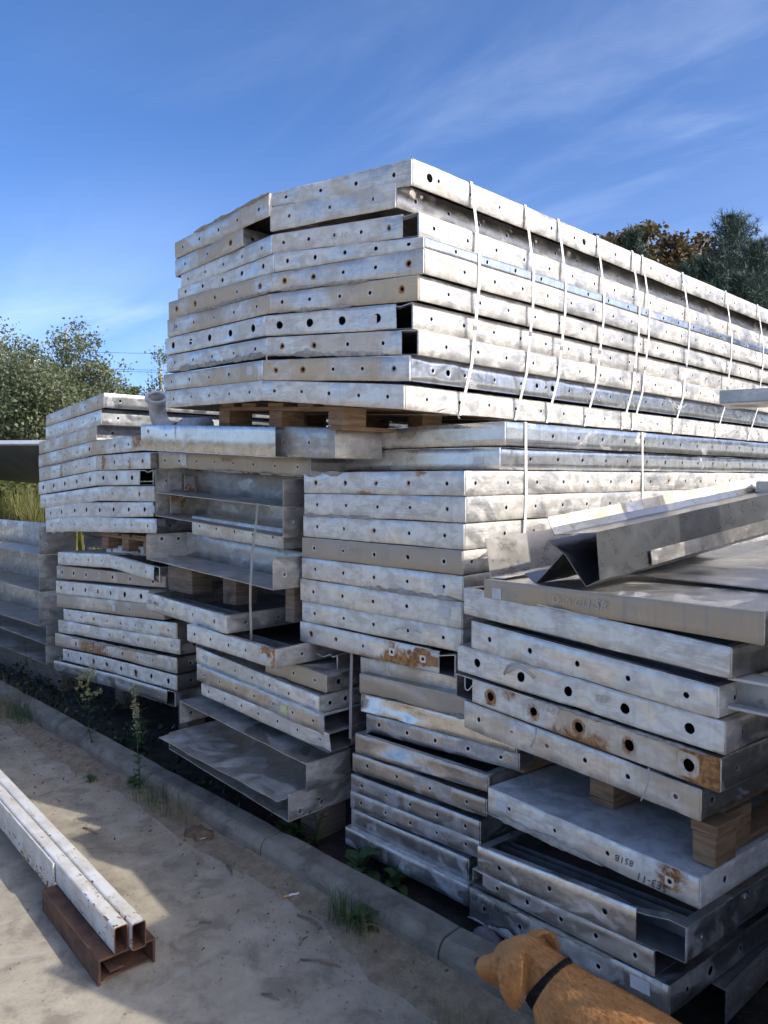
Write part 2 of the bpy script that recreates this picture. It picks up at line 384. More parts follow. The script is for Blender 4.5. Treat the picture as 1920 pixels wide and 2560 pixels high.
M['tanlabel'] = simple('brown_paper_label', (.30, .15, .06), (.40, .22, .09), 20, .7)
M['seal'] = simple('steel_strap_seal', (.22, .22, .22), (.34, .34, .33), 30, .5, .6)

# ------------------------------------------------------------------ the setting
def grid_obj(name, x0, x1, y0, y1, nx, ny, zf, mat, parent=None, smooth=True):
    vs = []; fs = []
    for j in range(ny + 1):
        for i in range(nx + 1):
            x = x0 + (x1 - x0) * i / nx; y = y0 + (y1 - y0) * j / ny
            vs.append((x, y, zf(x, y)))
    for j in range(ny):
        for i in range(nx):
            a = j * (nx + 1) + i; fs.append((a, a + 1, a + nx + 2, a + nx + 1))
    return obj(name, vs, fs, mat, parent, smooth)
def nz(x, y, z=0.0): return noise.noise(Vector((x, y, z)))
def ground_z(x, y):
    d = math.hypot(x, y)
    if d < 14 or (y < 2 and -36 < y): return -.12
    h = -.12 + .05 * (1 + nz(x * .05, y * .05))
    if x < -9: h += 1.1 * min(1, max(0, (d - 14) / 7))      # low bank behind the yard on the left
    return h
g0 = grid_obj('ground', -400, 400, -400, 400, 160, 160, ground_z, M['field']); tag(g0, kind='structure')
# concrete yard in cast bays, joints across the drive
yard = empty('yard_pavement', (0, 0, 0)); tag(yard, kind='structure')
def bay(x0, x1, y0, y1):
    bm = bmesh.new(); q = .25 if y0 > -9 else 1.2; nx = max(2, int((x1 - x0) / q)); ny = max(2, int((y1 - y0) / q))
    g = [[bm.verts.new((x0 + (x1 - x0) * i / nx, y0 + (y1 - y0) * j / ny, .004 * nz(x0 + i * .25, y0 + j * .25, 3.0))) for i in range(nx + 1)] for j in range(ny + 1)]
    for j in range(ny):
        for i in range(nx): bm.faces.new((g[j][i], g[j][i + 1], g[j + 1][i + 1], g[j + 1][i]))
    ed = [e for e in bm.edges if e.is_boundary]
    r = bmesh.ops.extrude_edge_only(bm, edges=ed)
    for v in r['geom']:
        if isinstance(v, bmesh.types.BMVert): v.co.z = -.1
    return mesh_from_bm('pavement_bay', bm, M['concrete'], yard)
xj = [-14.4, -9.4, -4.36, .7, 6.0, 12]
for a, b in zip(xj, xj[1:]):
    bay(a + .006, b - .006, -3.0, 2.05); bay(a + .006, b - .006, -8, -3.012); bay(a + .006, b - .006, -20, -8.012); bay(a + .006, b - .006, -34, -20.012)
# kerb: metre-long stones with a chamfered front edge
kerb = empty('kerb', (0, 0, 0)); tag(kerb, kind='structure')
def kerb_stone(x0, x1):
    bm = bmesh.new(); n = 10
    prof = [(2.048, -.1), (2.046, .062), (2.052, .082), (2.066, .101), (2.082, .108), (2.165, .112), (2.176, .106), (2.178, -.1)]
    rings = []
    for i in range(n + 1):
        t = i / n; x = x0 + (x1 - x0) * t; q = .006 if i in (0, n) else 0
        rings.append([bm.verts.new((x, y + (.0035 * nz(x * 4, z * 9 + y * 7, 1) if z > 0 else 0), z - (q if z > .05 else 0) + (.0035 * nz(x * 5, y * 30, 8) if z > .03 else 0))) for y, z in prof])
    for r0, r1 in zip(rings, rings[1:]):
        for a, b, c, d in zip(r0, r0[1:], r1[1:], r1): bm.faces.new((a, d, c, b))
    bm.faces.new(rings[0]); bm.faces.new(rings[-1][::-1])
    bmesh.ops.recalc_face_normals(bm, faces=bm.faces)
    return mesh_from_bm('kerb_stone', bm, M['kerb'], kerb, ang=.3)
k = -2.872
xs = [k + 1.09 * i for i in range(-9, 4)]
for a, b in zip(xs, xs[1:]): kerb_stone(a + .005, b - .005)
# soil strip and storage ground behind the kerb
soil = grid_obj('soil', -13, 5, 2.17, 11, 150, 90, lambda x, y: .0 + .022 * nz(x * 1.7, y * 1.7) + .016 * nz(x * 7, y * 7, 2) - (.02 if y < 2.2 else 0), M['soil']); tag(soil, kind='structure')
# blown sand lying in the channel along the kerb
def sand_strip():
    vs = []; fs = []; n = 220; m = 8
    for i in range(n + 1):
        x = -7.5 + 7.6 * i / n
        w = .10 + .16 * max(0, .35 + nz(x * .9, 5)) + .05 * nz(x * 5, 3)
        for j in range(m + 1):
            t = j / m; y = 2.049 - w * t
            h = .038 * (1 - t) ** 1.6 * (.65 + .6 * nz(x * 3, 9)) + .006 * nz(x * 14, y * 14, 4) * (1 - t) + .0055
            if t == 1: h = -.004
            vs.append((x, y, h))
    for i in range(n):
        for j in range(m):
            a = i * (m + 1) + j; fs.append((a, a + m + 1, a + m + 2, a + 1))
    return obj('sand', vs, fs, M['sand'], None, True)
s = sand_strip(); tag(s, kind='stuff', cat='sand', label='strip of loose sand blown against the concrete kerb')

# ------------------------------------------------------------------ sheet-metal walls
EPS = .005
def wall_bm(bm, p0, p1, z0, z1, out, holes=(), c0=None, c1=None, seed=0, amp=.0022, ampz=.0016, dents=(), step=.13, rustlv=.3, rustspots=(), dirt=.55, inset=.004):
    """a vertical sheet from p0 to p1 (xy); z0,z1 = (top, bottom) at both ends; holes = [(s, hfrac, r)]"""
    wl = bm.verts.layers.float_color.get('wear') or bm.verts.layers.float_color.new('wear')
    p0 = Vector((p0[0], p0[1])); p1 = Vector((p1[0], p1[1])); o2 = Vector(out)
    Ln = (p1 - p0).length
    Hm = .5 * (z0[0] - z0[1] + z1[0] - z1[1])
    holes = [(h[0], h[1], min(h[2], .2 * min(z0[0] - z0[1], z1[0] - z1[1]), .24 * (z0[0] - z0[1] + (z1[0] - z1[1] - z0[0] + z0[1]) * min(1, max(0, h[0] / Ln))))) for h in holes]
    holes = sorted([h for h in holes if h[0] - 2.1 * h[2] > .012 and h[0] + 2.1 * h[2] < Ln - .012])
    hs = []
    for h in holes:
        if not hs or h[0] - 2.05 * h[2] > hs[-1][0] + 2.05 * hs[-1][2]: hs.append(h)
    holes = hs
    cols = [(0, None), (EPS, None)]
    def fill(a, b):
        n = max(1, int(round((b - a) / step)))
        return [(a + (b - a) * i / n, None) for i in range(1, n + 1)]
    cur = EPS
    for h in holes:
        a = h[0] - 2 * h[2]; b = h[0] + 2 * h[2]
        cols += fill(cur, a); cols.append((b, h)); cur = b
    cols += fill(cur, Ln - EPS); cols.append((Ln, None))
    hh = [h[1] for h in holes]; hc = sum(hh) / len(hh) if hh else .5
    rmax = max([h[2] for h in holes], default=.01)
    def pos(s, h, rel=0.0):
        """h in metres above the bottom (scaled to the local height)"""
        f = s / Ln; zt = z0[0] + (z1[0] - z0[0]) * f; zb = z0[1] + (z1[1] - z0[1]) * f
        w = min(1, s / .08, (Ln - s) / .08)
        q = p0 + (p1 - p0) * f
        nrm = rel + w * amp * (1.4 * nz(s * 3.1, h * 6, seed) + .8 * nz(s * 9, h * 14, seed + 7))
        z = zb + (zt - zb) * (h / Hm) + w * ampz * nz(s * 4, seed * 1.7, h * 3)
        for ds, dh, dr, dd in dents:
            r2 = ((s - ds) ** 2 + ((h / Hm - dh) * Hm) ** 2 * 2.2) / (dr * dr)
            e = math.exp(-r2)
            nrm -= dd * e * (1 + .5 * nz(s * 22, h * 22, seed)); z -= dd * .5 * e * (1 if h > Hm * .5 else -.2)
        q = q + o2 * nrm
        return Vector((q.x, q.y, z))
    rows = [0, EPS, None, None, Hm - EPS, Hm]
    def rowvals(h):
        if h is None: c, r = hc, rmax
        else: c, r = h[1], h[2]
        return [0, EPS, max(EPS * 2, c * Hm - 2 * r), min(Hm - EPS * 2, c * Hm + 2 * r), Hm - EPS, Hm]
    grid = []
    for i, (s, h) in enumerate(cols):
        hn = h if h is not None else (cols[i + 1][1] if i + 1 < len(cols) else None)
        rv = rowvals(hn)
        col = []
        for r, hv in enumerate(rv):
            rel = -inset if r in (0, 5) else 0.0
            if i == 0 and c0 is not None:
                b = pos(0, hv, rel); v = bm.verts.new((b.x + c0[0], b.y + c0[1], b.z))
            elif i == len(cols) - 1 and c1 is not None:
                b = pos(Ln, hv, rel); v = bm.verts.new((b.x + c1[0], b.y + c1[1], b.z))
            else:
                v = bm.verts.new(pos(s, hv, rel))
            g = 0.0
            for a, b2, ha, hb, st in rustspots:
                e = max(abs(s - (a + b2) / 2) / ((b2 - a) / 2), abs(hv / Hm - (ha + hb) / 2) / ((hb - ha) / 2 + .12))
                e = min(1, max(0, (1.2 - e) / .55)); g = max(g, st * e * e * (3 - 2 * e))
            dd = dirt * (1.0 if r in (0, 5) else .45 if r in (1, 4) else 0.0)
            v[wl] = (0, g, dd, 1)
            col.append(v)
        grid.append(col)
    R = random.Random(int(seed * 131) + 5)
    for i in range(len(cols) - 1):
        A = grid[i]; B = grid[i + 1]; h = cols[i + 1][1]
        for r in range(5):
            if h is not None and r == 2:
                continue
            bm.faces.new((A[r], B[r], B[r + 1], A[r + 1]))
        if h is not None:
            s, hf, rr = h
            sp = [A[2], B[2], B[3], A[3]]
            rust = R.uniform(.12, .95) if R.random() < rustlv else 0.0
            n = 12; ring = []; mid = []; outr = []
            jr = R.uniform(.92, 1.06)
            for k in range(n):
                a = math.radians(-135 + 360 * k / n)
                j = jr * (1 + R.uniform(-.05, .05))
                v = bm.verts.new(pos(s + math.cos(a) * rr * j, hf * Hm + math.sin(a) * rr * j, -.0007))
                v[wl] = (.9, rust, 0, 1); ring.append(v)
                v = bm.verts.new(pos(s + math.cos(a) * rr * 1.55, hf * Hm + math.sin(a) * rr * 1.55, .0005))
                v[wl] = (.75, rust * .85, 0, 1); mid.append(v)
                v = bm.verts.new(pos(s + math.cos(a) * rr * 1.93, hf * Hm + math.sin(a) * rr * 1.93, 0))
                v[wl] = (.08, rust * (.22 + .55 * max(0, -math.sin(a))), 0, 1); outr.append(v)
            for k in range(n):
                k2 = (k + 1) % n
                bm.faces.new((mid[k], mid[k2], ring[k2], ring[k])); bm.faces.new((outr[k], outr[k2], mid[k2], mid[k]))
            for q in range(4):
                a = sp[q]; b = sp[(q + 1) % 4]
                bm.faces.new([a, b] + [outr[(3 * q + j) % n] for j in (3, 2, 1, 0)])
def wall(name, parent, mat, thick=.003, base=(0, 0, 0), **kw):
    bm = bmesh.new()
    kw = dict(kw); b = Vector(base)
    for k in ('p0', 'p1'): kw[k] = (kw[k][0] - b.x, kw[k][1] - b.y)
    for k in ('z0', 'z1'): kw[k] = (kw[k][0] - b.z, kw[k][1] - b.z)
    wall_bm(bm, **kw)
    # give the sheet its thickness: a shifted copy behind, joined along every free edge
    be = [(e.verts[0], e.verts[1], e.link_faces[0]) for e in bm.edges if e.is_boundary]
    fs = bm.faces[:]; o = Vector((kw['out'][0], kw['out'][1], 0)) * thick
    wl = bm.verts.layers.float_color['wear']; mp = {}
    for v in bm.verts[:]:
        n_ = bm.verts.new(v.co - o); n_[wl] = v[wl]; mp[v] = n_
    for f in fs: bm.faces.new([mp[v] for v in reversed(f.verts)])
    for a, b_, f in be:
        lp = [l for l in f.loops if l.vert in (a, b_) and l.link_loop_next.vert in (a, b_)][0]
        u, w = lp.vert, lp.link_loop_next.vert
        bm.faces.new((w, u, mp[u], mp[w]))
    bm.normal_update()
    return mesh_from_bm(name, bm, mat, parent, ang=.75)
def poly_inset(pts, d):
    """inset a CCW polygon (xy) by d"""
    n = len(pts); res = []
    for i in range(n):
        p = Vector(pts[i]); a = Vector(pts[i - 1]); b = Vector(pts[(i + 1) % n])
        u = (p - a).normalized(); w = (b - p).normalized()
        nu = Vector((-u.y, u.x)); nw = Vector((-w.y, w.x))
        m = nu + nw
        k = d / max(.25, (m.dot(nu)))
        res.append(p + m * k)
    return res
def decal(parent, name, fr, s, h, w, hh, mat, lift=.0022, tilt=0.0):
    """thin label stuck on a wall frame fr = (p0, dir, out, z at s -> (top,bottom))"""
    bm = bmesh.new(); box_bm(bm, (0, 0, 0), (w, .0009, hh))
    me_o = mesh_from_bm(name, bm, mat, parent, smooth=False)
    place(me_o, fr, s, h, lift, tilt); return me_o
def place(o, fr, s, h, lift, tilt=0.0):
    p0, d, out, zf = fr
    zt, zb = zf(s); zt2, zb2 = zf(s + .05)
    sl = math.atan2(((zt2 + zb2) - (zt + zb)) / 2, .05)
    o.location = (p0.x + d.x * s + out.x * lift, p0.y + d.y * s + out.y * lift, zb + (zt - zb) * h)
    o.rotation_euler = Matrix(((d.x, -out.x, 0), (d.y, -out.y, 0), (0, 0, 1))).to_euler()
    o.rotation_euler.rotate_axis('Y', -(sl + tilt))
def marking(parent, fr, text, s, h, size, mat, tilt=0.0, lift=.0028, name='handwriting', flip=False):
    cu = bpy.data.curves.new(name, 'FONT'); cu.body = text; cu.size = size; cu.shear = .12; cu.resolution_u = 2; cu.space_character = 1.12
    tmp = bpy.data.objects.new('tmp_text', cu); COL.objects.link(tmp)
    dg = bpy.context.evaluated_depsgraph_get()
    me = bpy.data.meshes.new_from_object(tmp.evaluated_get(dg)); bpy.data.objects.remove(tmp); bpy.data.curves.remove(cu)
    me.materials.clear(); me.materials.append(mat)
    xs = [v.co.x for v in me.vertices] or [0]; cx = (min(xs) + max(xs)) / 2
    for v in me.vertices:
        x, y = v.co.x - cx, v.co.y - size * .35
        # uneven hand strokes
        y += .05 * size * math.sin(x * 90); x += .03 * size * math.sin(y * 160)
        v.co = (x, 0, y) if not flip else (-x, 0, -y)
    o = link(bpy.data.objects.new(name, me), parent); place(o, fr, s, h, lift, tilt); return o
def circle_mark(parent, fr, s, h, r, mat, w=.0022):
    vs = []; fs = []; n = 28
    for i in range(n):
        a = 2 * math.pi * i / n; k = 1 + .05 * math.sin(a * 2 + 1)
        vs += [(math.cos(a) * r * k, 0, math.sin(a) * r * k), (math.cos(a) * (r * k - w), 0, math.sin(a) * (r * k - w))]
    for i in range(n):
        j = (i + 1) % n; fs.append((2 * i, 2 * j, 2 * j + 1, 2 * i + 1))
    o = obj('circle_mark', vs, fs, mat, parent); place(o, fr, s, h, .0028); return o
def crust(parent, fr, s0, s1, edge, seed, hgt=.02, out=.010):
    """a ragged seam of dried concrete along the top or bottom edge of a wall"""
    p0, d, o, zf = fr; vs = []; fs = []; n = max(3, int((s1 - s0) / .014))
    for i in range(n + 1):
        s = s0 + (s1 - s0) * i / n; zt, zb = zf(s); z = zt if edge == 'top' else zb
        fade = min(1, i / 3, (n - i) / 3)
        k = max(.05, .55 + .8 * nz(s * 11, seed, 1) + .55 * nz(s * 37, seed, 5) + .35 * nz(s * 120, seed, 2)) * fade + .04
        a = hgt * k; b = out * (.5 + .5 * k) * max(.2, .7 + .6 * nz(s * 60, seed, 9)) + .0015
        q = p0 + d * s
        if edge == 'top':
            pr = [(-.006, .006 * k), (b * .7, .007 * k), (b, -.2 * a), (b * .6, -.75 * a), (.0015, -a)]
        else:
            pr = [(.0015, a), (b * .7, .55 * a), (b, .15 * a), (b * .6, -.008 * k), (-.004, -.008 * k)]
        for x, zz in pr: vs.append((q.x + o.x * x, q.y + o.y * x, z + zz))
    for i in range(n):
        for j in range(4):
            a = i * 5 + j; fs.append((a, a + 5, a + 6, a + 1))
    return obj('concrete_crust', vs, fs, M['crust'], parent, False)

PROTO_SEED = [0]
FRAMES = {}
def tray(key, V, L=3.0, sdir=(0, 1), mat='weath', mats=None, sheet='top', fh=None, sh=None, gapR=0, gapL=0, gapS=0, label='', rustlv=.3, dents=(), ddent=(), rustspots=None,
         amp=.0022, crusts=(), stickers=(), marks=(), ribs=0, group=None, sag=0.0, name='formwork_panel', nosheet=False):
    """a sheet-metal formwork panel: front facets through the points V = (x, y, top, bottom), sides running back"""
    PROTO_SEED[0] += 1; seed = PROTO_SEED[0] * 3.37
    mm = M[mat]; ms = M[mats or mat]
    base = Vector((sum(v[0] for v in V) / len(V), sum(v[1] for v in V) / len(V), min(v[3] for v in V)))
    dR = random.Random(int(seed * 977))
    dents = list(dents)
    for i_ in range(len(V) - 1):
        l_ = math.hypot(V[i_ + 1][0] - V[i_][0], V[i_ + 1][1] - V[i_][1])
        for q_ in range(int(l_ * 4)): dents.append((i_, dR.uniform(.08, l_ - .08), dR.choice((0, 1, dR.random())), dR.uniform(.025, .07), dR.choice((1, -.5)) * dR.uniform(.002, .007)))
    root = empty(name, base); tag(root, label, 'metal panel', group)
    sd2 = Vector(sdir).normalized()
    n = len(V)
    P = [Vector((v[0], v[1])) for v in V]; Z = [(v[2], v[3]) for v in V]
    P += [P[-1] + sd2 * L, P[0] + sd2 * L]; Z += [(Z[n - 1][0] - sag, Z[n - 1][1] - sag), (Z[0][0] - sag, Z[0][1] - sag)]
    m = len(P)
    outs = []
    for i in range(m):
        d = (P[(i + 1) % m] - P[i]).normalized(); outs.append(Vector((d.y, -d.x)))
    ins = .0032
    def corner(i): # shift of the shared vertical edge at point i
        return -(outs[i - 1] + outs[i]) * ins
    b2 = Vector((base.x, base.y))
    frames = []
    for i in range(m):
        j = (i + 1) % m
        a, b = P[i].copy(), P[j].copy(); za, zb_ = Z[i], Z[j]
        d = (b - a).normalized(); ln = (b - a).length
        front = i < n - 1; right = i == n - 1
        c0, c1 = corner(i), corner(j)
        def zat(s, za=za, zb_=zb_, ln=ln): return tuple(za[k] + (zb_[k] - za[k]) * s / ln - base.z for k in (0, 1))
        fr = (a - b2, d, outs[i], zat); frames.append(fr)
        g0 = g1 = 0.0
        if front and i == 0 and gapL: g0 = gapL
        if front and i == n - 2 and gapR: g1 = gapR
        if right and gapS: g0 = gapS
        a2 = a + d * g0; bb = b - d * g1
        z0 = tuple(x + base.z for x in zat(g0)); z1 = tuple(x + base.z for x in zat(ln - g1))
        holes = []
        if front and fh:
            spec = fh[i] if isinstance(fh, list) else fh
            if spec:
                cnt, r = spec[:2]; hf = spec[2] if len(spec) > 2 else .5
                l2 = ln - g0 - g1
                for q in range(cnt):
                    holes.append((l2 * (q + .5) / cnt + .012 * nz(q * 3.3, seed), hf + .03 * nz(q * 1.7, seed, 4), r))
        if right and sh:
            sp, r, off = sh[:3]
            q = off - g0
            while q < ln - g0 - .1:
                if q > .05: holes.append((q + .006 * nz(q * 5, seed), .5 + .03 * nz(q * 3, seed, 4), r))
                q += sp
            for ex in (sh[3] if len(sh) > 3 else ()): holes.append((ex[0] - g0, .5, ex[1]))
        wall('end_wall' if front else 'side_wall' if (right or i == m - 1) else 'rear_wall', root, mm if front else ms, base=base,
             p0=a2, p1=bb, z0=z0, z1=z1, out=outs[i], holes=holes, c0=None if g0 else c0, c1=None if g1 else c1, seed=seed + i,
             amp=amp if front else amp * .9, ampz=.003 if front else .004, dents=[q[1:] for q in dents if q[0] == i], rustlv=rustlv if front else rustlv * .6,
             step=.07 if (any(q[0] == i for q in dents) or (front and rustspots)) else .12 if front else .3,
             rustspots=[q[1:] for q in (rustspots or ()) if q[0] == i])
    # cover sheet and, on the open side, a folded lip
    ring = poly_inset([tuple(p) for p in P], ins)
    inner = poly_inset([tuple(p) for p in P], .034)
    def sheet_at(k, zoff, nm, mt):
        bm = bmesh.new(); wl = bm.verts.layers.float_color.new('wear')
        tp = [bm.verts.new((p.x - b2.x, p.y - b2.y, Z[i][k] - base.z + zoff)) for i, p in enumerate(ring)]
        bt = [bm.verts.new((p.x - b2.x, p.y - b2.y, Z[i][k] - base.z + zoff - .003)) for i, p in enumerate(ring)]
        bm.faces.new(tp); bm.faces.new(bt[::-1])
        for i in range(m): bm.faces.new((tp[i - 1], bt[i - 1], bt[i], tp[i]))
        bmesh.ops.recalc_face_normals(bm, faces=bm.faces)
        return mesh_from_bm(nm, bm, mt, root, smooth=False)
    if not nosheet:
        if sheet == 'top': sheet_at(0, 0.0, 'cover_sheet', ms)
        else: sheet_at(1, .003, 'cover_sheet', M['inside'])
    if sheet != 'top' or gapR or gapL or gapS:
        bm = bmesh.new(); wl = bm.verts.layers.float_color.new('wear')
        k = 0 if sheet != 'top' else 1
        for i in range(m):
            j = (i + 1) % m; steps = 14 if i < n - 1 else 10 if (gapS and i == n - 1) else 1
            ln = (P[j] - P[i]).length; prev = None
            for q in range(steps + 1):
                t = q / steps
                a = ring[i].lerp(ring[j], t); b = inner[i].lerp(inner[j], t); z = Z[i][k] + (Z[j][k] - Z[i][k]) * t - base.z
                w = 0.0; s = t * ln
                if gapR and i == n - 2 and s > ln - gapR * 1.2: w = 1
                if gapL and i == 0 and s < gapL * 1.2: w = 1
                if gapS and i == n - 1 and s < gapS * 1.2: w = 1
                if q in (0, steps): w = 0
                dz = w * (-.006 + .008 * math.sin(q * 1.9 + seed)); dn = w * .010 * math.sin(q * 2.3 + seed * 2)
                o = outs[i]
                sg = 1 if k == 0 else -1
                cur = (bm.verts.new((a.x - b2.x + o.x * dn, a.y - b2.y + o.y * dn, z + sg * dz)), bm.verts.new((b.x - b2.x + o.x * dn, b.y - b2.y + o.y * dn, z + sg * (dz - .002) )))
                if prev: bm.faces.new((prev[0], cur[0], cur[1], prev[1]))
                prev = cur
        bmesh.ops.remove_doubles(bm, verts=bm.verts, dist=.0004)
        bm.normal_update(); bmesh.ops.solidify(bm, geom=bm.faces[:], thickness=.003)
        mesh_from_bm('edge_lip', bm, M['lip'], root, ang=.9)
    for q in range(ribs):
        f = .12 + q * min(.5, (L - .3) / max(1, ribs))
        bm = bmesh.new(); wl = bm.verts.layers.float_color.new('wear')
        a = P[0] + sd2 * f - b2; b = P[n - 1] + sd2 * f - b2
        z = (Z[0][1] + Z[n - 1][1]) / 2 - base.z
        u = (b - a).normalized() * .01
        for yy, w2 in ((0, .003), (.04, .003)):
            slab_bm(bm, [(a.x + u.x + sd2.x * yy, a.y + u.y + sd2.y * yy, Z[0][1] - base.z + .006), (b.x - u.x + sd2.x * yy, b.y - u.y + sd2.y * yy, Z[n - 1][1] - base.z + .006),
                         (b.x - u.x + sd2.x * yy, b.y - u.y + sd2.y * yy, Z[n - 1][1] - base.z + .075), (a.x + u.x + sd2.x * yy, a.y + u.y + sd2.y * yy, Z[0][1] - base.z + .075)], .003)
        mesh_from_bm('stiffening_rib', bm, M['inside'], root, smooth=False)
    for i, s0, s1, edge, hg in crusts:
        crust(root, frames[i], s0, min(s1, (P[i + 1] - P[i]).length if i < m - 1 else s1), edge, seed + s0, hg)
    for c in stickers:
        i, s, h, w, hh = c[:5]; decal(root, 'sticker', frames[i], s, h, w, hh, M[c[5] if len(c) > 5 else 'sticker'], tilt=c[6] if len(c) > 6 else 0)
    for c in marks:
        if c[0] == 'o': circle_mark(root, frames[c[1]], c[2], c[3], c[4], M[c[5]])
        else: marking(root, frames[c[0]], c[1], c[2], c[3], c[4], M[c[5]], flip=(len(c) > 6 and c[6]))
    FRAMES[key] = (root, frames, base)
    return root

def channel(key, V, dp, mat='galv', top=True, bottom=True, midweb=False, ends='both', label='', slots=None, slotsL=None, group=None, front=False, name='channel_section', plates=None, flange_out=0.0, ext=0.0):
    """an open folded channel lying on its side: web at the back (or in front), flanges towards the viewer, end plates"""
    PROTO_SEED[0] += 1; seed = PROTO_SEED[0] * 2.91
    (x0, y0, t0, b0), (x1, y1, t1, b1) = V
    if ext:
        f = ext / (x1 - x0); x0 -= ext; y0 -= (y1 - y0) * f
    base = Vector(((x0 + x1) / 2, (y0 + y1) / 2, min(b0, b1)))
    root = empty(name, base); tag(root, label, 'metal channel', group)
    d = Vector((x1 - x0, y1 - y0)).normalized(); out = Vector((d.y, -d.x)); bk = -out
    mm = M[mat]; b2 = Vector((base.x, base.y))
    A = Vector((x0, y0)); B = Vector((x1, y1)); Ab = A + bk * dp; Bb = B + bk * dp
    if front:
        wall('web', root, mm, base=base, p0=A, p1=B, z0=(t0, b0), z1=(t1, b1), out=out, holes=slots or [], seed=seed, dirt=.8)
    else:
        wall('web', root, mm, base=base, p0=Ab, p1=Bb, z0=(t0, b0), z1=(t1, b1), out=out, holes=[], seed=seed, dirt=1.0)
    def flange(nm, za, zb, w0=0.0):
        bm = bmesh.new(); wl = bm.verts.layers.float_color.new('wear')
        nseg = 14; fr = []
        for i in range(nseg + 1):
            t = i / nseg; p = A.lerp(B, t) + out * w0 - b2; q = Ab.lerp(Bb, t) - b2; z = za + (zb - za) * t - base.z
            wv = .002 * nz(t * 9, seed, 3) + (.006 * nz(t * 5, seed, 9) if w0 else 0)
            mid = p.lerp(q, .5)
            row = [bm.verts.new((p.x, p.y + .004 * nz(t * 7, seed), z + wv - (.012 if w0 else 0))), bm.verts.new((mid.x, mid.y, z + .002 * nz(t * 6, seed + 4))), bm.verts.new((q.x, q.y, z))]
            for v_ in row: v_[wl] = (0, 0, .35, 1)
            if fr:
                bm.faces.new((fr[0], row[0], row[1], fr[1])); bm.faces.new((fr[1], row[1], row[2], fr[2]))
            fr = row
        bm.normal_update(); bmesh.ops.solidify(bm, geom=bm.faces[:], thickness=.004)
        return mesh_from_bm(nm, bm, mm, root, ang=.7)
    if bottom: flange('flange', b0 + .002, b1 + .002)
    if top: flange('flange', t0 - .002, t1 - .002, flange_out)
    if ends in ('both', 'right'):
        wall('end_plate', root, mm, base=base, p0=B, p1=Bb, z0=(t1 + (.0 if top else 0), b1), z1=(t1, b1), out=d, holes=slots or [] if not front else [], seed=seed + 2, dirt=.9, rustlv=.15)
    if ends in ('both', 'left'):
        wall('end_plate', root, mm, base=base, p0=Ab, p1=A, z0=(t0, b0), z1=(t0, b0), out=-d, holes=slotsL or [], seed=seed + 4, dirt=.9, rustlv=.2)
    if plates:
        for s, h, w, hh, tk in plates:       # small plates bolted inside
            bm = bmesh.new(); wl = bm.verts.layers.float_color.new('wear')
            p = A + d * .02 + bk * (dp * s) - b2
            box_bm(bm, (p.x, p.y, b0 - base.z + (t0 - b0) * h), (tk, w, hh))
            bevel_all(bm, .002, 1); mesh_from_bm('bolted_plate', bm, mm, root)
    fr = ((A if front else Ab) - b2, d, out, lambda s, L=(x1 - x0): (t0 + (t1 - t0) * s / L - base.z, b0 + (b1 - b0) * s / L - base.z))
    FRAMES[key] = (root, [fr], base)
    return root

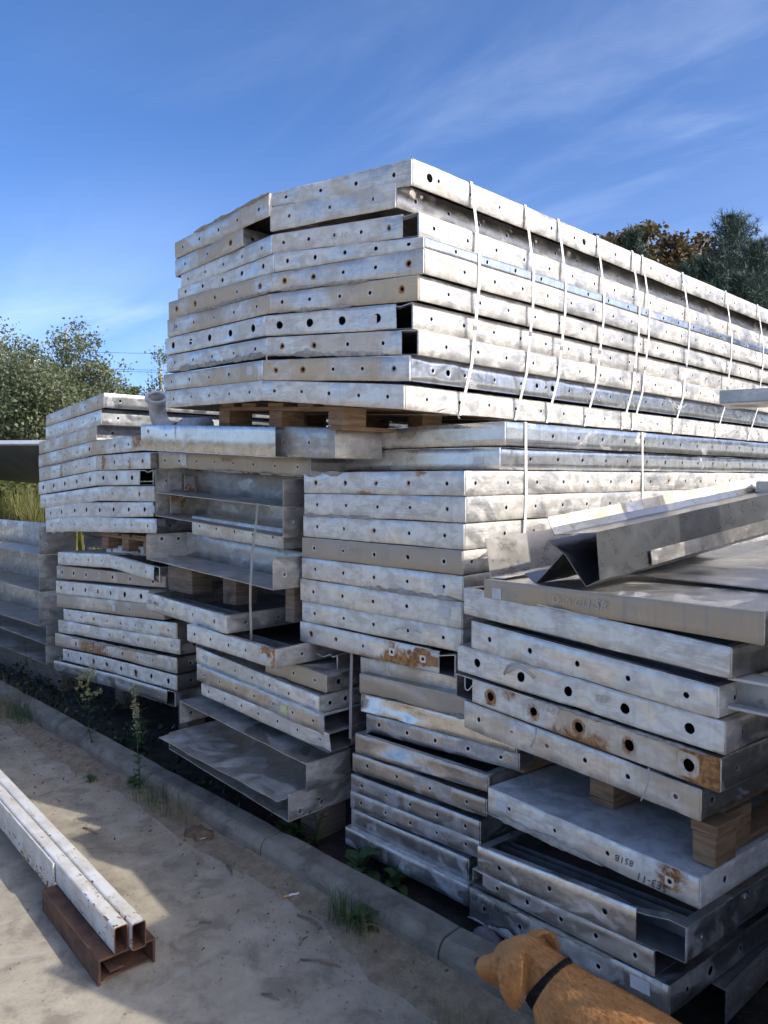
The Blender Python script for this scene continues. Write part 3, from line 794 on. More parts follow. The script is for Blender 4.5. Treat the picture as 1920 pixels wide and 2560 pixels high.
# measured outlines of the panels in metres: (x, y, top, bottom) from left to right
V = {
    'T1': [(-2.924, 2.167, 3.08, 3.021), (-2.19, 2.339, 3.08, 2.971)],
    'T1L': [(-3.848, 2.202, 3.062, 2.975), (-2.918, 2.157, 3.081, 2.977)],
    'T2': [(-2.931, 2.166, 3.02, 2.91), (-2.265, 2.321, 3.001, 2.897)],
    'T2L': [(-3.85, 2.203, 2.969, 2.877), (-3.151, 2.168, 2.979, 2.892)],
    'T3': [(-3.784, 2.199, 2.875, 2.8), (-2.916, 2.169, 2.895, 2.809), (-2.163, 2.345, 2.86, 2.762)],
    'T4': [(-3.822, 2.201, 2.807, 2.749), (-2.906, 2.172, 2.808, 2.723), (-2.135, 2.352, 2.757, 2.71)],
    'T5': [(-3.933, 2.207, 2.754, 2.66), (-2.922, 2.168, 2.719, 2.635), (-2.135, 2.352, 2.71, 2.607)],
    'T6': [(-3.951, 2.208, 2.66, 2.561), (-2.94, 2.164, 2.627, 2.538), (-2.16, 2.346, 2.606, 2.503)],
    'T7': [(-3.979, 2.209, 2.557, 2.465), (-2.964, 2.158, 2.53, 2.437), (-2.189, 2.339, 2.499, 2.391)],
    'T8': [(-3.963, 2.208, 2.458, 2.366), (-2.949, 2.162, 2.428, 2.344), (-2.164, 2.345, 2.384, 2.282)],
    'T9': [(-4.005, 2.21, 2.359, 2.269), (-2.977, 2.155, 2.325, 2.234), (-2.197, 2.337, 2.283, 2.176)],
    'T10': [(-3.98, 2.209, 2.264, 2.169), (-2.987, 2.153, 2.233, 2.139), (-2.224, 2.331, 2.163, 2.06)],
    'C1': [(-2.965, 2.63, 2.014, 1.918), (-1.927, 2.63, 2.011, 1.911)],
    'C2': [(-2.971, 2.63, 1.914, 1.812), (-1.953, 2.63, 1.905, 1.81)],
    'C3': [(-2.925, 2.354, 1.8, 1.702), (-1.918, 2.354, 1.804, 1.705)],
    'C4': [(-2.924, 2.354, 1.699, 1.595), (-1.912, 2.354, 1.702, 1.599)],
    'C5': [(-2.932, 2.354, 1.592, 1.491), (-1.92, 2.354, 1.595, 1.492)],
    'C6': [(-2.942, 2.354, 1.485, 1.389), (-1.929, 2.354, 1.488, 1.391)],
    'C7': [(-2.945, 2.354, 1.386, 1.283), (-1.927, 2.354, 1.387, 1.288)],
    'C8': [(-2.957, 2.354, 1.281, 1.174), (-1.93, 2.354, 1.284, 1.176)],
    'C9': [(-2.944, 2.354, 1.173, 1.075), (-1.93, 2.354, 1.174, 1.081)],
    'C10': [(-2.96, 2.354, 1.071, 0.971), (-1.966, 2.354, 1.067, 0.974)],
    'C11': [(-2.628, 2.45, 0.934, 0.854), (-2.033, 2.45, 0.958, 0.873)],
    'C12': [(-2.582, 2.4, 0.872, 0.779), (-1.892, 2.4, 0.89, 0.804)],
    'C13': [(-2.574, 2.4, 0.779, 0.693), (-1.689, 2.4, 0.81, 0.722)],
    'C14': [(-2.557, 2.42, 0.685, 0.6), (-1.668, 2.42, 0.719, 0.649)],
    'C15': [(-2.568, 2.36, 0.604, 0.513), (-1.74, 2.36, 0.619, 0.555)],
    'C16': [(-2.587, 2.36, 0.508, 0.421), (-1.81, 2.36, 0.523, 0.45)],
    'C17': [(-2.598, 2.36, 0.407, 0.326), (-1.84, 2.36, 0.424, 0.341)],
    'C18': [(-2.602, 2.36, 0.327, 0.243), (-1.839, 2.36, 0.345, 0.273)],
    'C19': [(-2.596, 2.36, 0.245, 0.159), (-1.898, 2.36, 0.252, 0.157)],
    'C20': [(-2.604, 2.33, 0.166, 0.082), (-1.873, 2.33, 0.164, 0.076)],
    'D1': [(-1.772, 2.284, 1.396, 1.326), (-0.731, 2.158, 1.419, 1.328)],
    'D2': [(-1.88, 2.297, 1.353, 1.251), (-0.819, 2.169, 1.307, 1.218)],
    'D3': [(-1.838, 2.292, 1.231, 1.126), (-0.854, 2.173, 1.189, 1.098)],
    'D4': [(-1.913, 2.301, 1.127, 1.024), (-0.831, 2.171, 1.094, 0.999)],
    'D5': [(-1.921, 2.302, 1.01, 0.921), (-0.843, 2.172, 0.987, 0.888)],
    'D6': [(-1.875, 2.297, 0.915, 0.808), (-0.9, 2.179, 0.88, 0.785)],
    'D7': [(-1.745, 2.281, 0.614, 0.514), (-0.897, 2.179, 0.618, 0.526)],
    'D8': [(-1.799, 2.288, 0.368, 0.268), (-0.936, 2.183, 0.454, 0.345)],
    'D9': [(-1.826, 2.291, 0.268, 0.206), (-1.037, 2.195, 0.333, 0.25)],
    'D10': [(-1.841, 2.293, 0.187, 0.069), (-0.987, 2.189, 0.25, 0.155)],
    'A1': [(-6.329, 2.451, 2.273, 2.185), (-5.151, 2.392, 2.361, 2.258)],
    'A2': [(-6.34, 2.451, 2.18, 2.078), (-5.202, 2.394, 2.248, 2.144)],
    'A3': [(-6.513, 2.46, 2.064, 1.966), (-5.296, 2.399, 2.143, 2.04)],
    'A4': [(-6.527, 2.46, 1.958, 1.855), (-5.306, 2.399, 2.036, 1.936), (-4.545, 2.4, 2.052, 1.951)],
    'A5': [(-6.518, 2.46, 1.851, 1.743), (-5.32, 2.4, 1.929, 1.827), (-4.528, 2.4, 1.937, 1.831)],
    'A6': [(-6.541, 2.461, 1.735, 1.633), (-5.315, 2.4, 1.822, 1.718), (-4.497, 2.4, 1.824, 1.728)],
    'A7': [(-6.506, 2.459, 1.627, 1.52), (-5.259, 2.397, 1.711, 1.611), (-4.479, 2.4, 1.722, 1.624)],
    'A8': [(-6.391, 2.454, 1.528, 1.433), (-5.628, 2.415, 1.59, 1.48), (-4.502, 2.4, 1.621, 1.526)],
    'A9': [(-6.384, 2.453, 1.434, 1.329), (-5.607, 2.414, 1.486, 1.376), (-4.465, 2.4, 1.515, 1.421)],
    'A10': [(-6.02, 2.4, 1.196, 1.099), (-5.131, 2.4, 1.241, 1.146)],
    'A10b': [(-5.131, 2.4, 1.239, 1.148), (-4.432, 2.4, 1.207, 1.112)],
    'A10c': [(-5.499, 2.55, 1.273, 1.209), (-4.889, 2.55, 1.298, 1.235)],
    'A11': [(-6.099, 2.42, 1.084, 0.982), (-5.031, 2.42, 1.124, 1.045), (-4.394, 2.42, 1.152, 1.081)],
    'A12': [(-6.069, 2.4, 0.967, 0.866), (-5.005, 2.4, 1.026, 0.932), (-4.577, 2.4, 1.048, 0.96)],
    'A12b': [(-6.055, 2.4, 0.865, 0.763), (-4.996, 2.4, 0.93, 0.836), (-4.378, 2.4, 0.976, 0.881)],
    'A13': [(-5.932, 2.4, 0.763, 0.674), (-5.29, 2.4, 0.805, 0.712), (-4.225, 2.4, 0.882, 0.783)],
    'A14': [(-6.036, 2.4, 0.665, 0.565), (-5.463, 2.4, 0.697, 0.608), (-4.192, 2.4, 0.787, 0.69)],
    'A15': [(-6.105, 2.4, 0.55, 0.45), (-5.052, 2.4, 0.61, 0.526), (-4.231, 2.4, 0.665, 0.565)],
    'A16': [(-5.959, 2.4, 0.446, 0.355), (-5.302, 2.4, 0.497, 0.401), (-4.233, 2.4, 0.555, 0.458)],
    'A17': [(-6.14, 2.4, 0.323, 0.227), (-5.059, 2.4, 0.407, 0.314), (-4.258, 2.4, 0.445, 0.351)],
    'B1': [(-4.354, 2.25, 2.096, 1.944), (-3.011, 2.25, 2.022, 1.876)],
    'B1b': [(-3.11, 2.32, 2.034, 1.881), (-2.652, 2.32, 2.002, 1.864)],
    'B2': [(-4.076, 2.4, 1.922, 1.828), (-2.929, 2.4, 1.869, 1.781)],
    'B2b': [(-4.516, 2.45, 1.941, 1.831), (-4.169, 2.45, 1.921, 1.831)],
    'B3': [(-4.276, 2.3, 1.828, 1.684), (-3.015, 2.3, 1.768, 1.63)],
    'B3b': [(-4.279, 2.3, 1.684, 1.545), (-3.017, 2.3, 1.63, 1.484)],
    'B4': [(-4.036, 2.4, 1.548, 1.44), (-3.154, 2.4, 1.514, 1.408)],
    'B5': [(-4.211, 2.2, 1.44, 1.295), (-2.967, 2.2, 1.389, 1.24)],
    'B6': [(-4.415, 2.3, 1.061, 0.955), (-3.296, 2.15, 1.079, 0.986)],
    'B7': [(-3.679, 2.15, 0.985, 0.894), (-2.89, 2.15, 0.971, 0.88)],
    'B8': [(-3.804, 2.28, 0.821, 0.73), (-2.728, 2.28, 0.757, 0.67)],
    'B8b': [(-3.176, 2.3, 0.884, 0.787), (-2.698, 2.3, 0.859, 0.774)],
    'B8c': [(-3.151, 2.4, 0.884, 0.8), (-2.735, 2.4, 0.928, 0.849)],
    'B9': [(-3.767, 2.26, 0.736, 0.641), (-2.668, 2.26, 0.683, 0.591)],
    'B10': [(-3.722, 2.26, 0.635, 0.568), (-2.634, 2.26, 0.607, 0.518)],
    'B11': [(-3.849, 2.2, 0.522, 0.391), (-2.722, 2.2, 0.461, 0.329)],
    'B12': [(-3.83, 2.12, 0.363, 0.271), (-2.754, 2.12, 0.329, 0.204)],
    'Z1': [(-7.383, 2.43, 1.346, 1.132), (-6.465, 2.43, 1.367, 1.143)],
    'Z2': [(-7.4, 2.43, 1.104, 0.823), (-6.479, 2.43, 1.127, 0.833)],
    'Z3': [(-7.423, 2.43, 0.727, 0.505), (-6.496, 2.43, 0.786, 0.545)],
    'Z4': [(-7.434, 2.43, 0.515, 0.387), (-6.353, 2.43, 0.565, 0.411)],
    'Z5': [(-7.444, 2.43, 0.352, 0.23), (-6.374, 2.43, 0.403, 0.244)],
}

# ------------------------------------------------------------------ the stacks of panels
def clip(v, xmax):
    a, b = v[-2], v[-1]
    if b[0] <= xmax: return v
    f = (xmax - a[0]) / (b[0] - a[0])
    return v[:-1] + [tuple(a[k] + (b[k] - a[k]) * f for k in range(4))]
GT = 'panels of the strapped upper stack'; GC = 'panels of the middle front stack'; GD = 'panels of the near right stack'; GA = 'panels of the left stack'; GB = 'panels under the channel sections'
SM = .0085; BG = .019
# --- upper strapped stack
T6L = 6.4
tray('T1', V['T1'], T6L, mat='weath', mats='sunny', fh=(4, SM), sh=(.215, SM, .16, ((.105, .019), (1.245, .017), (1.33, .017))), label='top panel of the strapped stack, white sunlit edge against the sky', group=GT, rustlv=.1)
tray('T1L', V['T1L'], T6L, mat='tan', mats='sunny', fh=(5, SM), label='panel at the top left of the strapped stack, ragged crust along its top', group=GT, crusts=[(0, .22, .93, 'top', .012)], rustlv=.3)
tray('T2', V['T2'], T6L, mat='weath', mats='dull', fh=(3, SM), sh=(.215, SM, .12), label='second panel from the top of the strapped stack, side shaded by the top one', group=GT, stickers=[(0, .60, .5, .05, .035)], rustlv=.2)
tray('T2L', V['T2L'], T6L, mat='tan', mats='sunny', fh=(3, SM), sh=(.3, .012, .06), label='short weathered panel ending beside the dark recess under the crusted top panel', group=GT, rustlv=.3)
tray('T3', V['T3'], T6L, mat='white', mats='sunny', fh=[(5, SM), (5, SM)], sh=(.215, SM, .10), gapR=.075, sheet='bottom', label='third panel of the strapped stack, corner torn open with curled lip', group=GT, rustlv=.1, marks=[(1, 'SE-10', .38, .45, .035, 'chalk')])
tray('T4', V['T4'], T6L, mat='white', mats='mirror', fh=[(5, BG), (5, BG)], sh=(.215, SM, .2), label='thin panel with large oval holes and a bright mirror side, fourth from the top', group=GT, rustlv=0)
tray('T5', V['T5'], T6L, mat='tan', mats='sunny', fh=[(5, SM), (5, SM)], sh=(.213, SM, .26), label='fifth panel of the strapped stack, sticking out furthest on its sunny side', group=GT, crusts=[(0, .3, 1.0, 'bot', .016), (1, .02, .55, 'bot', .016)], rustlv=.45)
tray('T6', V['T6'], T6L, mat='tan', mats='sunny', fh=[(5, SM), (5, SM)], sh=(.215, SM, .19), label='rust ringed panel with a ragged crust below, sixth in the strapped stack', group=GT, crusts=[(1, .05, .48, 'bot', .013)], rustlv=.5, stickers=[(0, .06, .5, .05, .04)])
tray('T7', V['T7'], T6L, mat='white', mats='sunny', fh=[(5, BG), (4, BG)], sh=(.215, SM, .12), gapR=.08, sheet='bottom', label='panel with large oval holes and a square black opening at its corner', group=GT, rustlv=0, stickers=[(1, .60, .45, .045, .032)])
tray('T8', V['T8'], T6L, mat='weath', mats='sunny', fh=[(5, SM), (4, SM)], sh=(.215, SM, .18), gapR=.078, sheet='bottom', label='panel with a thick cement seam along its underside, near the bottom of the strapped stack', group=GT, crusts=[(0, .02, 1.0, 'bot', .03), (1, .0, .66, 'bot', .026)], rustlv=.4, stickers=[(0, .88, .45, .05, .035), (1, .06, .4, .035, .03)])
tray('T9', V['T9'], T6L, mat='tan', mats='mirror', fh=[(5, SM), (5, SM)], sh=(.215, SM, .14, ((.24, .014), (.92, .012), (1.06, .016))), label='rust stained panel with a dark mirror side, second from the bottom of the strapped stack', group=GT, rustlv=.6, stickers=[(0, .92, .55, .05, .04)])
tray('T10', V['T10'], T6L, mat='white', mats='sunny', fh=[(5, SM), (5, SM)], sh=(.215, SM, .14), label='lowest panel of the strapped stack, resting on the wooden pallet', group=GT, rustlv=.05)
# --- middle front stack
C6L = 6.2
tray('C1', V['C1'], C6L, mat='clean', mats='mirror', sh=(.218, SM, .14), label='smooth unholed panel directly under the strapped stack, mirror side streaked white', group=GC, rustlv=0, rustspots=[])
tray('C2', V['C2'], C6L, mat='clean', mats='mirror', sh=(.218, SM, .22), label='smooth panel with a blank paper label, under the other unholed panel', group=GC, rustlv=0, stickers=[(0, .90, .42, .055, .032)])
tray('C3', V['C3'], C6L, mat='weath', mats='sunny', fh=(5, SM), sh=(.214, SM, .067), label='rust marked panel with flaky crust on its upper left edge, topmost sticking out', group=GC, rustlv=.7, crusts=[(0, 0, .28, 'top', .022), (2, 0, .01, 'top', .01)], rustspots=[(0, .72, .80, .82, 1.0, .8), (0, .36, .5, 0.0, .12, .6)])
tray('C4', V['C4'], C6L, mat='white', mats='sunny', fh=(5, SM), sh=(.214, SM, .05), label='white blotched panel below the crust edged one, gash in its sunny side', group=GC, rustlv=.2, crusts=[(0, .0, .5, 'bot', .014)], rustspots=[(0, 0, .05, 0, .8, .7)])
tray('C5', V['C5'], C6L, mat='white', mats='sunny', fh=(5, SM), sh=(.214, SM, .05), label='white panel with dark burnt watermarks, above the brown numbered one', group=GC, rustlv=.15)
tray('C6', V['C6'], C6L, mat='brown', mats='sunny', fh=(5, SM), sh=(.214, SM, .06), label='brown filmed panel chalked with a circled 5', group=GC, rustlv=.3, marks=[(0, 'SE 3-10', .345, .58, .044, 'chalk'), ('o', 0, .575, .52, .028, 'chalk'), (0, '5', .575, .52, .036, 'chalk')])
tray('C7', V['C7'], C6L, mat='weath', mats='sunny', fh=(5, SM), sh=(.214, SM, .06), label='panel with brown flow stains and a cement seam below, under the circled 5', group=GC, rustlv=.1, crusts=[(0, .45, 1.0, 'bot', .018)], stickers=[(0, .89, .35, .05, .028)])
tray('C8', V['C8'], C6L, mat='white', mats='sunny', fh=(5, SM), sh=(.214, SM, .08), label='grey panel with a blank label at its right end', group=GC, rustlv=.15, stickers=[(0, .935, .52, .06, .04)])
tray('C9', V['C9'], C6L, mat='white', mats='sunny', fh=(5, SM), sh=(.214, SM, .08), label='grey panel with a small printed label at its left end', group=GC, rustlv=0, stickers=[(0, .045, .52, .038, .034)], marks=[(0, 'NX1127', .045, .5, .0095, 'ink')])
tray('C10', V['C10'], C6L, mat='weath', mats='sunny', fh=(5, SM), gapR=.085, sheet='bottom', label='overhanging panel with large red rust patches and an open right corner', group=GC, rustlv=.5,
     rustspots=[(0, .56, .68, .0, 1.0, .55), (0, .58, .78, .0, .6, .8), (0, .78, .90, .2, .95, .9), (0, .4, .6, 0, .12, .5)], stickers=[(0, .875, .5, .06, .04, 'tanlabel')])
tray('C11', V['C11'], 2.4, mat='tan', mats='dull', label='recessed tan panel under the rust patched one', group=GC, rustlv=0, amp=.004)
tray('C12', clip(V['C12'], -1.93), 2.4, mat='brown', mats='dull', label='brass toned smooth panel reflecting warm light', group=GC, rustlv=0, amp=.004, crusts=[(0, .52, .66, 'bot', .022)], dents=[(0, .1, .1, .05, .02), (0, .22, .05, .07, .02)])  # brown film colour stands in for a warm reflection
tray('C13', clip(V['C13'], -1.70), 2.2, mat='clean', mats='dull', label='badly dented bright panel, folded dents at its left end', group=GC, rustlv=0, amp=.006,
     dents=[(0, .03, .8, .05, .03), (0, .13, .9, .06, .028), (0, .2, .3, .07, .022), (0, .30, .75, .06, .03), (0, .38, .3, .05, .014)])
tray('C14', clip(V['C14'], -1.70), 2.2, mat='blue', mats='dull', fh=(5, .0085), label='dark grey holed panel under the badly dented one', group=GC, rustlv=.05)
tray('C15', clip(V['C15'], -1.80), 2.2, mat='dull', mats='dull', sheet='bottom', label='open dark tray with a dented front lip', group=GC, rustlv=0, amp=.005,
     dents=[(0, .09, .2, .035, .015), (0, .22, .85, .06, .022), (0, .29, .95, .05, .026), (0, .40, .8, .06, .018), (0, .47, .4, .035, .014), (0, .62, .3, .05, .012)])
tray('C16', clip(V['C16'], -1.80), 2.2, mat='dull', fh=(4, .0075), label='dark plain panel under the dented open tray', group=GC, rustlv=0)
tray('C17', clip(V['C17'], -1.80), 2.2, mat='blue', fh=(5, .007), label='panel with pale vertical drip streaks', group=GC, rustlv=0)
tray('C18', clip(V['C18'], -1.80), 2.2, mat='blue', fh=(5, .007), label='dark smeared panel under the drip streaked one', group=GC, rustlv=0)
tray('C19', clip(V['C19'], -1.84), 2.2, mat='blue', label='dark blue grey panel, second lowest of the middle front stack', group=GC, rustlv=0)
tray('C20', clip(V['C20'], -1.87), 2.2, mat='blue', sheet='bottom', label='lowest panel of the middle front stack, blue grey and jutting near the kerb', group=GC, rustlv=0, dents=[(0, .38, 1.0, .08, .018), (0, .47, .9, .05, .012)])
# --- near right stack
DS = (.12, .993)
tray('D1', V['D1'], 3.2, DS, mat='grain', mats='dull', sheet='top', label='brown weathered panel turned upside down on top of the near right stack', group=GD, rustlv=0, amp=.004, ddent=(), dents=[(0, .33, .1, .05, .02)], marks=[(0, 'O..n CU-SR', .44, .52, .042, 'chalk')], stickers=[(0, .07, .35, .045, .04)])
tray('D2', V['D2'], 3.2, DS, mat='white', mats='dull', sheet='bottom', sh=(.35, .008, .22), label='open tray with a pale wavy water line, second in the near right stack', group=GD, rustlv=0, ribs=2, dents=[(0, .46, 1.0, .12, .012)])
tray('D3', V['D3'], 3.2, DS, mat='white', mats='weath', sheet='bottom', fh=(5, .0095), sh=(.35, .008, .1), label='open tray with five small holes and a worn rounded corner', group=GD, rustlv=0, ribs=2)
tray('D4', V['D4'], 3.2, DS, mat='white', mats='dull', fh=(5, .0175), sh=(.35, .006, .1), label='panel with five large round holes and a grey cable through one', group=GD, rustlv=0, marks=[(0, 'SEF', .68, .6, .035, 'chalk')])
tray('D5', V['D5'], 3.2, DS, mat='tan', mats='dull', fh=(5, .0175), sh=(.35, .006, .1), gapL=.095, sheet='bottom', label='panel with large round holes and a swirling orange rust stain', group=GD, rustlv=.9, rustspots=[(0, .86, 1.09, .02, 1.0, 1.0), (0, .38, .62, .0, .62, .6), (0, .12, .26, .3, 1.0, .45)], crusts=[(0, .4, 1.05, 'top', .009)], marks=[(0, 'SE-11681', .44, .8, .036, 'chalk')])
tray('D6', V['D6'], 3.2, DS, mat='tan', mats='dull', fh=(6, .0085), sh=(.35, .011, .06), label='smooth panel with wavy tan shine lying on the wooden pallet', group=GD, rustlv=0, amp=.005, dents=[(0, .24, .95, .05, .01)])
tray('D7', V['D7'], 3.0, DS, mat='weath', mats='pale', sheet='top', fh=(4, .0075), sh=(.3, .011, .14), label='upside down panel with a broad smooth blue grey top and upside down writing', group=GD, rustlv=.1, crusts=[(0, -.02, .52, 'bot', .022)], stickers=[(0, .075, .52, .05, .036)], rustspots=[(0, .73, .82, .35, .95, .8)], marks=[(0, 'SE3-11', .70, .2, .034, 'ink', True), (0, '851B', .60, .52, .03, 'ink', True)])
tray('D8', V['D8'], 3.0, DS, mat='clean', mats='blue', sheet='bottom', fh=(3, .0095), sh=(.35, .010, .08), gapR=.17, dents=[(1, .42, .75, .10, .05), (1, .62, .35, .12, .07), (1, .85, .8, .10, -.04)], label='open dark tray with its front wall torn off at the right corner', group=GD, rustlv=0, ribs=1)
tray('D9', V['D9'], .55, DS, mat='dull', mats='dull', fh=(5, .0085), gapL=.06, gapS=.16, sheet='bottom', label='narrow section squeezed between the torn tray and the lowest panel', group=GD, rustlv=0)
tray('D10', V['D10'], 3.2, DS, mat='blue', mats='blue', fh=(5, .009), sh=(.33, .010, .1, ((.24, .016),)), label='bottom blue grey panel numbered 4 in a circle, behind the dog', group=GD, rustlv=0, crusts=[(0, 0, .66, 'top', .016), (0, 0, .3, 'bot', .02)], stickers=[(0, .76, .6, .07, .042)], marks=[(0, 'SE 3-11 86/20', .115, .76, .030, 'ink'), ('o', 0, .095, .50, .016, 'ink'), (0, '4', .095, .5, .022, 'ink')])
# --- left stack
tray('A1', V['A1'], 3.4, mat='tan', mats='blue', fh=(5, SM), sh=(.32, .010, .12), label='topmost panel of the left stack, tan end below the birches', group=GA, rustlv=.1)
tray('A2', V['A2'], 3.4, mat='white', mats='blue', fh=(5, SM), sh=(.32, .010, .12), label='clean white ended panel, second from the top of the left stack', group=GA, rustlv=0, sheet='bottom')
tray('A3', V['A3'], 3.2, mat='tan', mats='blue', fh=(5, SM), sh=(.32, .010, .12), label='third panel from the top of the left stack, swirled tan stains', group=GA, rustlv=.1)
tray('A4', V['A4'], 3.0, mat='tan', mats='dull', fh=[(5, SM), (4, SM)], label='rust spotted panel running behind the top channel section', group=GA, rustlv=.6, rustspots=[(1, .5, .72, .3, 1, .5)], crusts=[(0, .0, 1.1, 'bot', .012)])
tray('A5', V['A5'], 3.0, mat='weath', mats='dull', fh=[(5, SM), (4, SM)], sh=(.2, .009, .12), label='panel with a strong orange rust run near its middle seam', group=GA, rustlv=.6, rustspots=[(0, .50, .56, 0, 1, .6), (1, .1, .18, .1, .9, .9), (1, .48, .52, 0, .7, .6)], stickers=[(0, .08, .5, .06, .04)])
tray('A6', V['A6'], 3.0, mat='white', mats='dull', fh=[(5, .017), (3, .017)], gapR=.17, sheet='bottom', label='panel with large oval holes and a black square opening, in the upper left stack', group=GA, rustlv=0)
tray('A7', V['A7'], 3.0, mat='weath', mats='dull', fh=[(5, SM), (2, SM)], label='weathered panel under the one with the black square opening', group=GA, rustlv=.3)
tray('A8', V['A8'], 3.0, mat='white', mats='dull', fh=[(3, .016), (5, .016)], label='panel with eight large oval holes and a white label, upper left stack', group=GA, rustlv=.05, stickers=[(1, 1.13, .5, .05, .045)])
tray('A9', V['A9'], 3.0, mat='white', mats='blue', fh=[(3, SM), (5, SM)], sh=(.25, .009, .1), label='panel lying on the pallet in the left stack, white label at its end', group=GA, rustlv=.05, stickers=[(1, 1.13, .45, .055, .045)])
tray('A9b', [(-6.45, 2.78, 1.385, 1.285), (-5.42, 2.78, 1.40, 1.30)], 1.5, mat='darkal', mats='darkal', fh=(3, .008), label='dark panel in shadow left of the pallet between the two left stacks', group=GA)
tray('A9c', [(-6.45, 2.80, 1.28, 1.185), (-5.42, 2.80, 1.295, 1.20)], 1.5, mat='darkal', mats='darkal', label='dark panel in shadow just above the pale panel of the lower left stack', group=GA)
tray('A10', V['A10'], 2.6, mat='white', fh=(4, SM), label='pale panel beside the bent one, top of the lower left stack', group=GA, rustlv=.2)
tray('A10b', V['A10b'], 1.2, (.05, 1), mat='white', mats='clean', fh=(3, SM), gapR=.07, sheet='bottom', label='bent panel tipped down to the right with its end crushed open', group=GA, rustlv=.1, amp=.004)
tray('A10c', V['A10c'], 1.6, mat='weath', fh=(3, SM), label='small holed panel set back behind the bent one', group=GA, rustlv=.1)
tray('A11', V['A11'], 2.6, mat='brown', fh=[(5, .016), (2, .014)], label='tan shining panel with oval holes just under the bent one', group=GA, rustlv=.05, stickers=[(0, .05, .5, .05, .04)])
tray('A12', V['A12'], 2.6, mat='white', fh=[(5, .016), (2, .018)], label='blue white panel with oval holes below the shining tan one', group=GA, rustlv=.05, stickers=[(0, .92, .5, .06, .035)])
tray('A12b', V['A12b'], 2.6, mat='brown', fh=[(4, .007), (2, .008)], label='dull tan panel with a square white label, mid lower left stack', group=GA, rustlv=.1, stickers=[(0, .99, .45, .05, .045)])
tray('A13', V['A13'], 2.6, mat='white', mats='dull', fh=[(3, SM), (5, SM)], sh=(.3, .01, .1), label='pale panel chalked with a circled 17', group=GA, rustlv=.1, marks=[('o', 1, .60, .5, .038, 'chalk'), (1, '17', .60, .5, .045, 'chalk')])
tray('A14', V['A14'], 2.6, mat='weath', mats='dull', fh=[(2, SM), (6, SM)], sh=(.3, .011, .1), label='panel with rust runs below the holes, under the circled 17', group=GA, rustlv=.6, rustspots=[(1, 1.20, 1.25, 0, 1, .7), (0, .1, .2, .2, 1, .4)])
tray('A15', V['A15'], 2.6, mat='tan', mats='dull', fh=[(4, SM), (4, SM)], sh=(.3, .01, .1), label='panel with a red brown rust blotch on its left half', group=GA, rustlv=.5, rustspots=[(0, .45, .95, 0, .9, .55)], crusts=[(0, .3, 1.05, 'top', .018), (1, 0, .6, 'top', .018)], stickers=[(1, .74, .5, .05, .05)])
tray('A16', V['A16'], 2.6, mat='white', mats='dull', fh=[(3, .016), (5, .017)], sh=(.3, .01, .1), label='blue white panel with large oval holes, second lowest of the left stack', group=GA, rustlv=.15)
tray('A17', V['A17'], 2.6, mat='blue', mats='blue', fh=[(5, SM), (4, SM)], gapR=.10, sheet='bottom', label='lowest panel of the left stack, its right corner crumpled open', group=GA, rustlv=0)
# --- panels in the bay of channel sections
tray('B2', V['B2'], 1.6, mat='brown', mats='dull', fh=(6, .0075), label='tan crusty panel under the long top channel section', group=GB, rustlv=.1, crusts=[(0, .2, 1.1, 'bot', .01)], marks=[(0, 'SE 3-11', .42, .7, .03, 'ink')])
tray('B2b', V['B2b'], 1.6, mat='tan', mats='dull', fh=(2, .010), label='short stained panel end left of the tan crusty one', group=GB, rustlv=.2)
tray('B4', V['B4'], 1.2, mat='white', fh=(5, .0075), label='pale panel lying inside the double channel section', group=GB, rustlv=0)
tray('B6', V['B6'], .95, (.03, 1), mat='weath', mats='galv', fh=(4, .0085), sh=(.2, .009, .12), sheet='bottom', label='skewed open tray handwritten SE5, jutting out at the left', group=GB, rustlv=.3, ribs=1, marks=[(0, 'SE5-1183/B', .13, .52, .032, 'ink')])
tray('B7', V['B7'], 1.05, (.0, 1), mat='weath', mats='galv', fh=(5, .0085), sh=(.42, .009, .16), sheet='bottom', label='open tray with orange rust down its right front corner', group=GB, rustlv=.2, ribs=1, rustspots=[(0, .64, .80, .45, 1, .8), (0, .74, .80, 0, .5, .7)], stickers=[(0, .70, .42, .06, .03)])
tray('B8', V['B8'], 1.5, mat='weath', mats='galv', fh=(7, .0075), sh=(.10, .011, .07), label='grey panel with a red rust trickle under the rust cornered tray', group=GB, rustlv=.15, stickers=[(0, .10, .5, .035, .035), (0, 1.02, .5, .05, .028)], rustspots=[(0, .72, .76, 0, .5, .6)])
tray('B8b', V['B8b'], 1.2, mat='brown', mats='dull', fh=(3, .0085), sh=(.09, .012, .08), label='bright tan panel end above the red trickled panel', group=GB, rustlv=0)
tray('B8c', V['B8c'], 1.2, mat='brown', mats='dull', fh=(2, .0085), gapR=.20, sheet='bottom', label='panel end with a black opening, tucked under the rust cornered tray', group=GB, rustlv=0)
tray('B9', V['B9'], 1.5, mat='dull', mats='dull', fh=(7, .007), gapS=.16, sheet='bottom', label='dark panel with a small yellow label and an open square end', group=GB, rustlv=0, stickers=[(0, .80, .5, .05, .035, 'yellow_sticker')])
tray('B10', V['B10'], 1.5, mat='weath', mats='dull', fh=(7, .0075), gapS=.14, sheet='bottom', label='pale scuffed panel with a crushed end, lowest above the big channels', group=GB, rustlv=.05, dents=[(0, 1.05, .05, .06, .02)])
for o_ in [o for o in COL.objects if o.name.startswith('sticker')]: pass

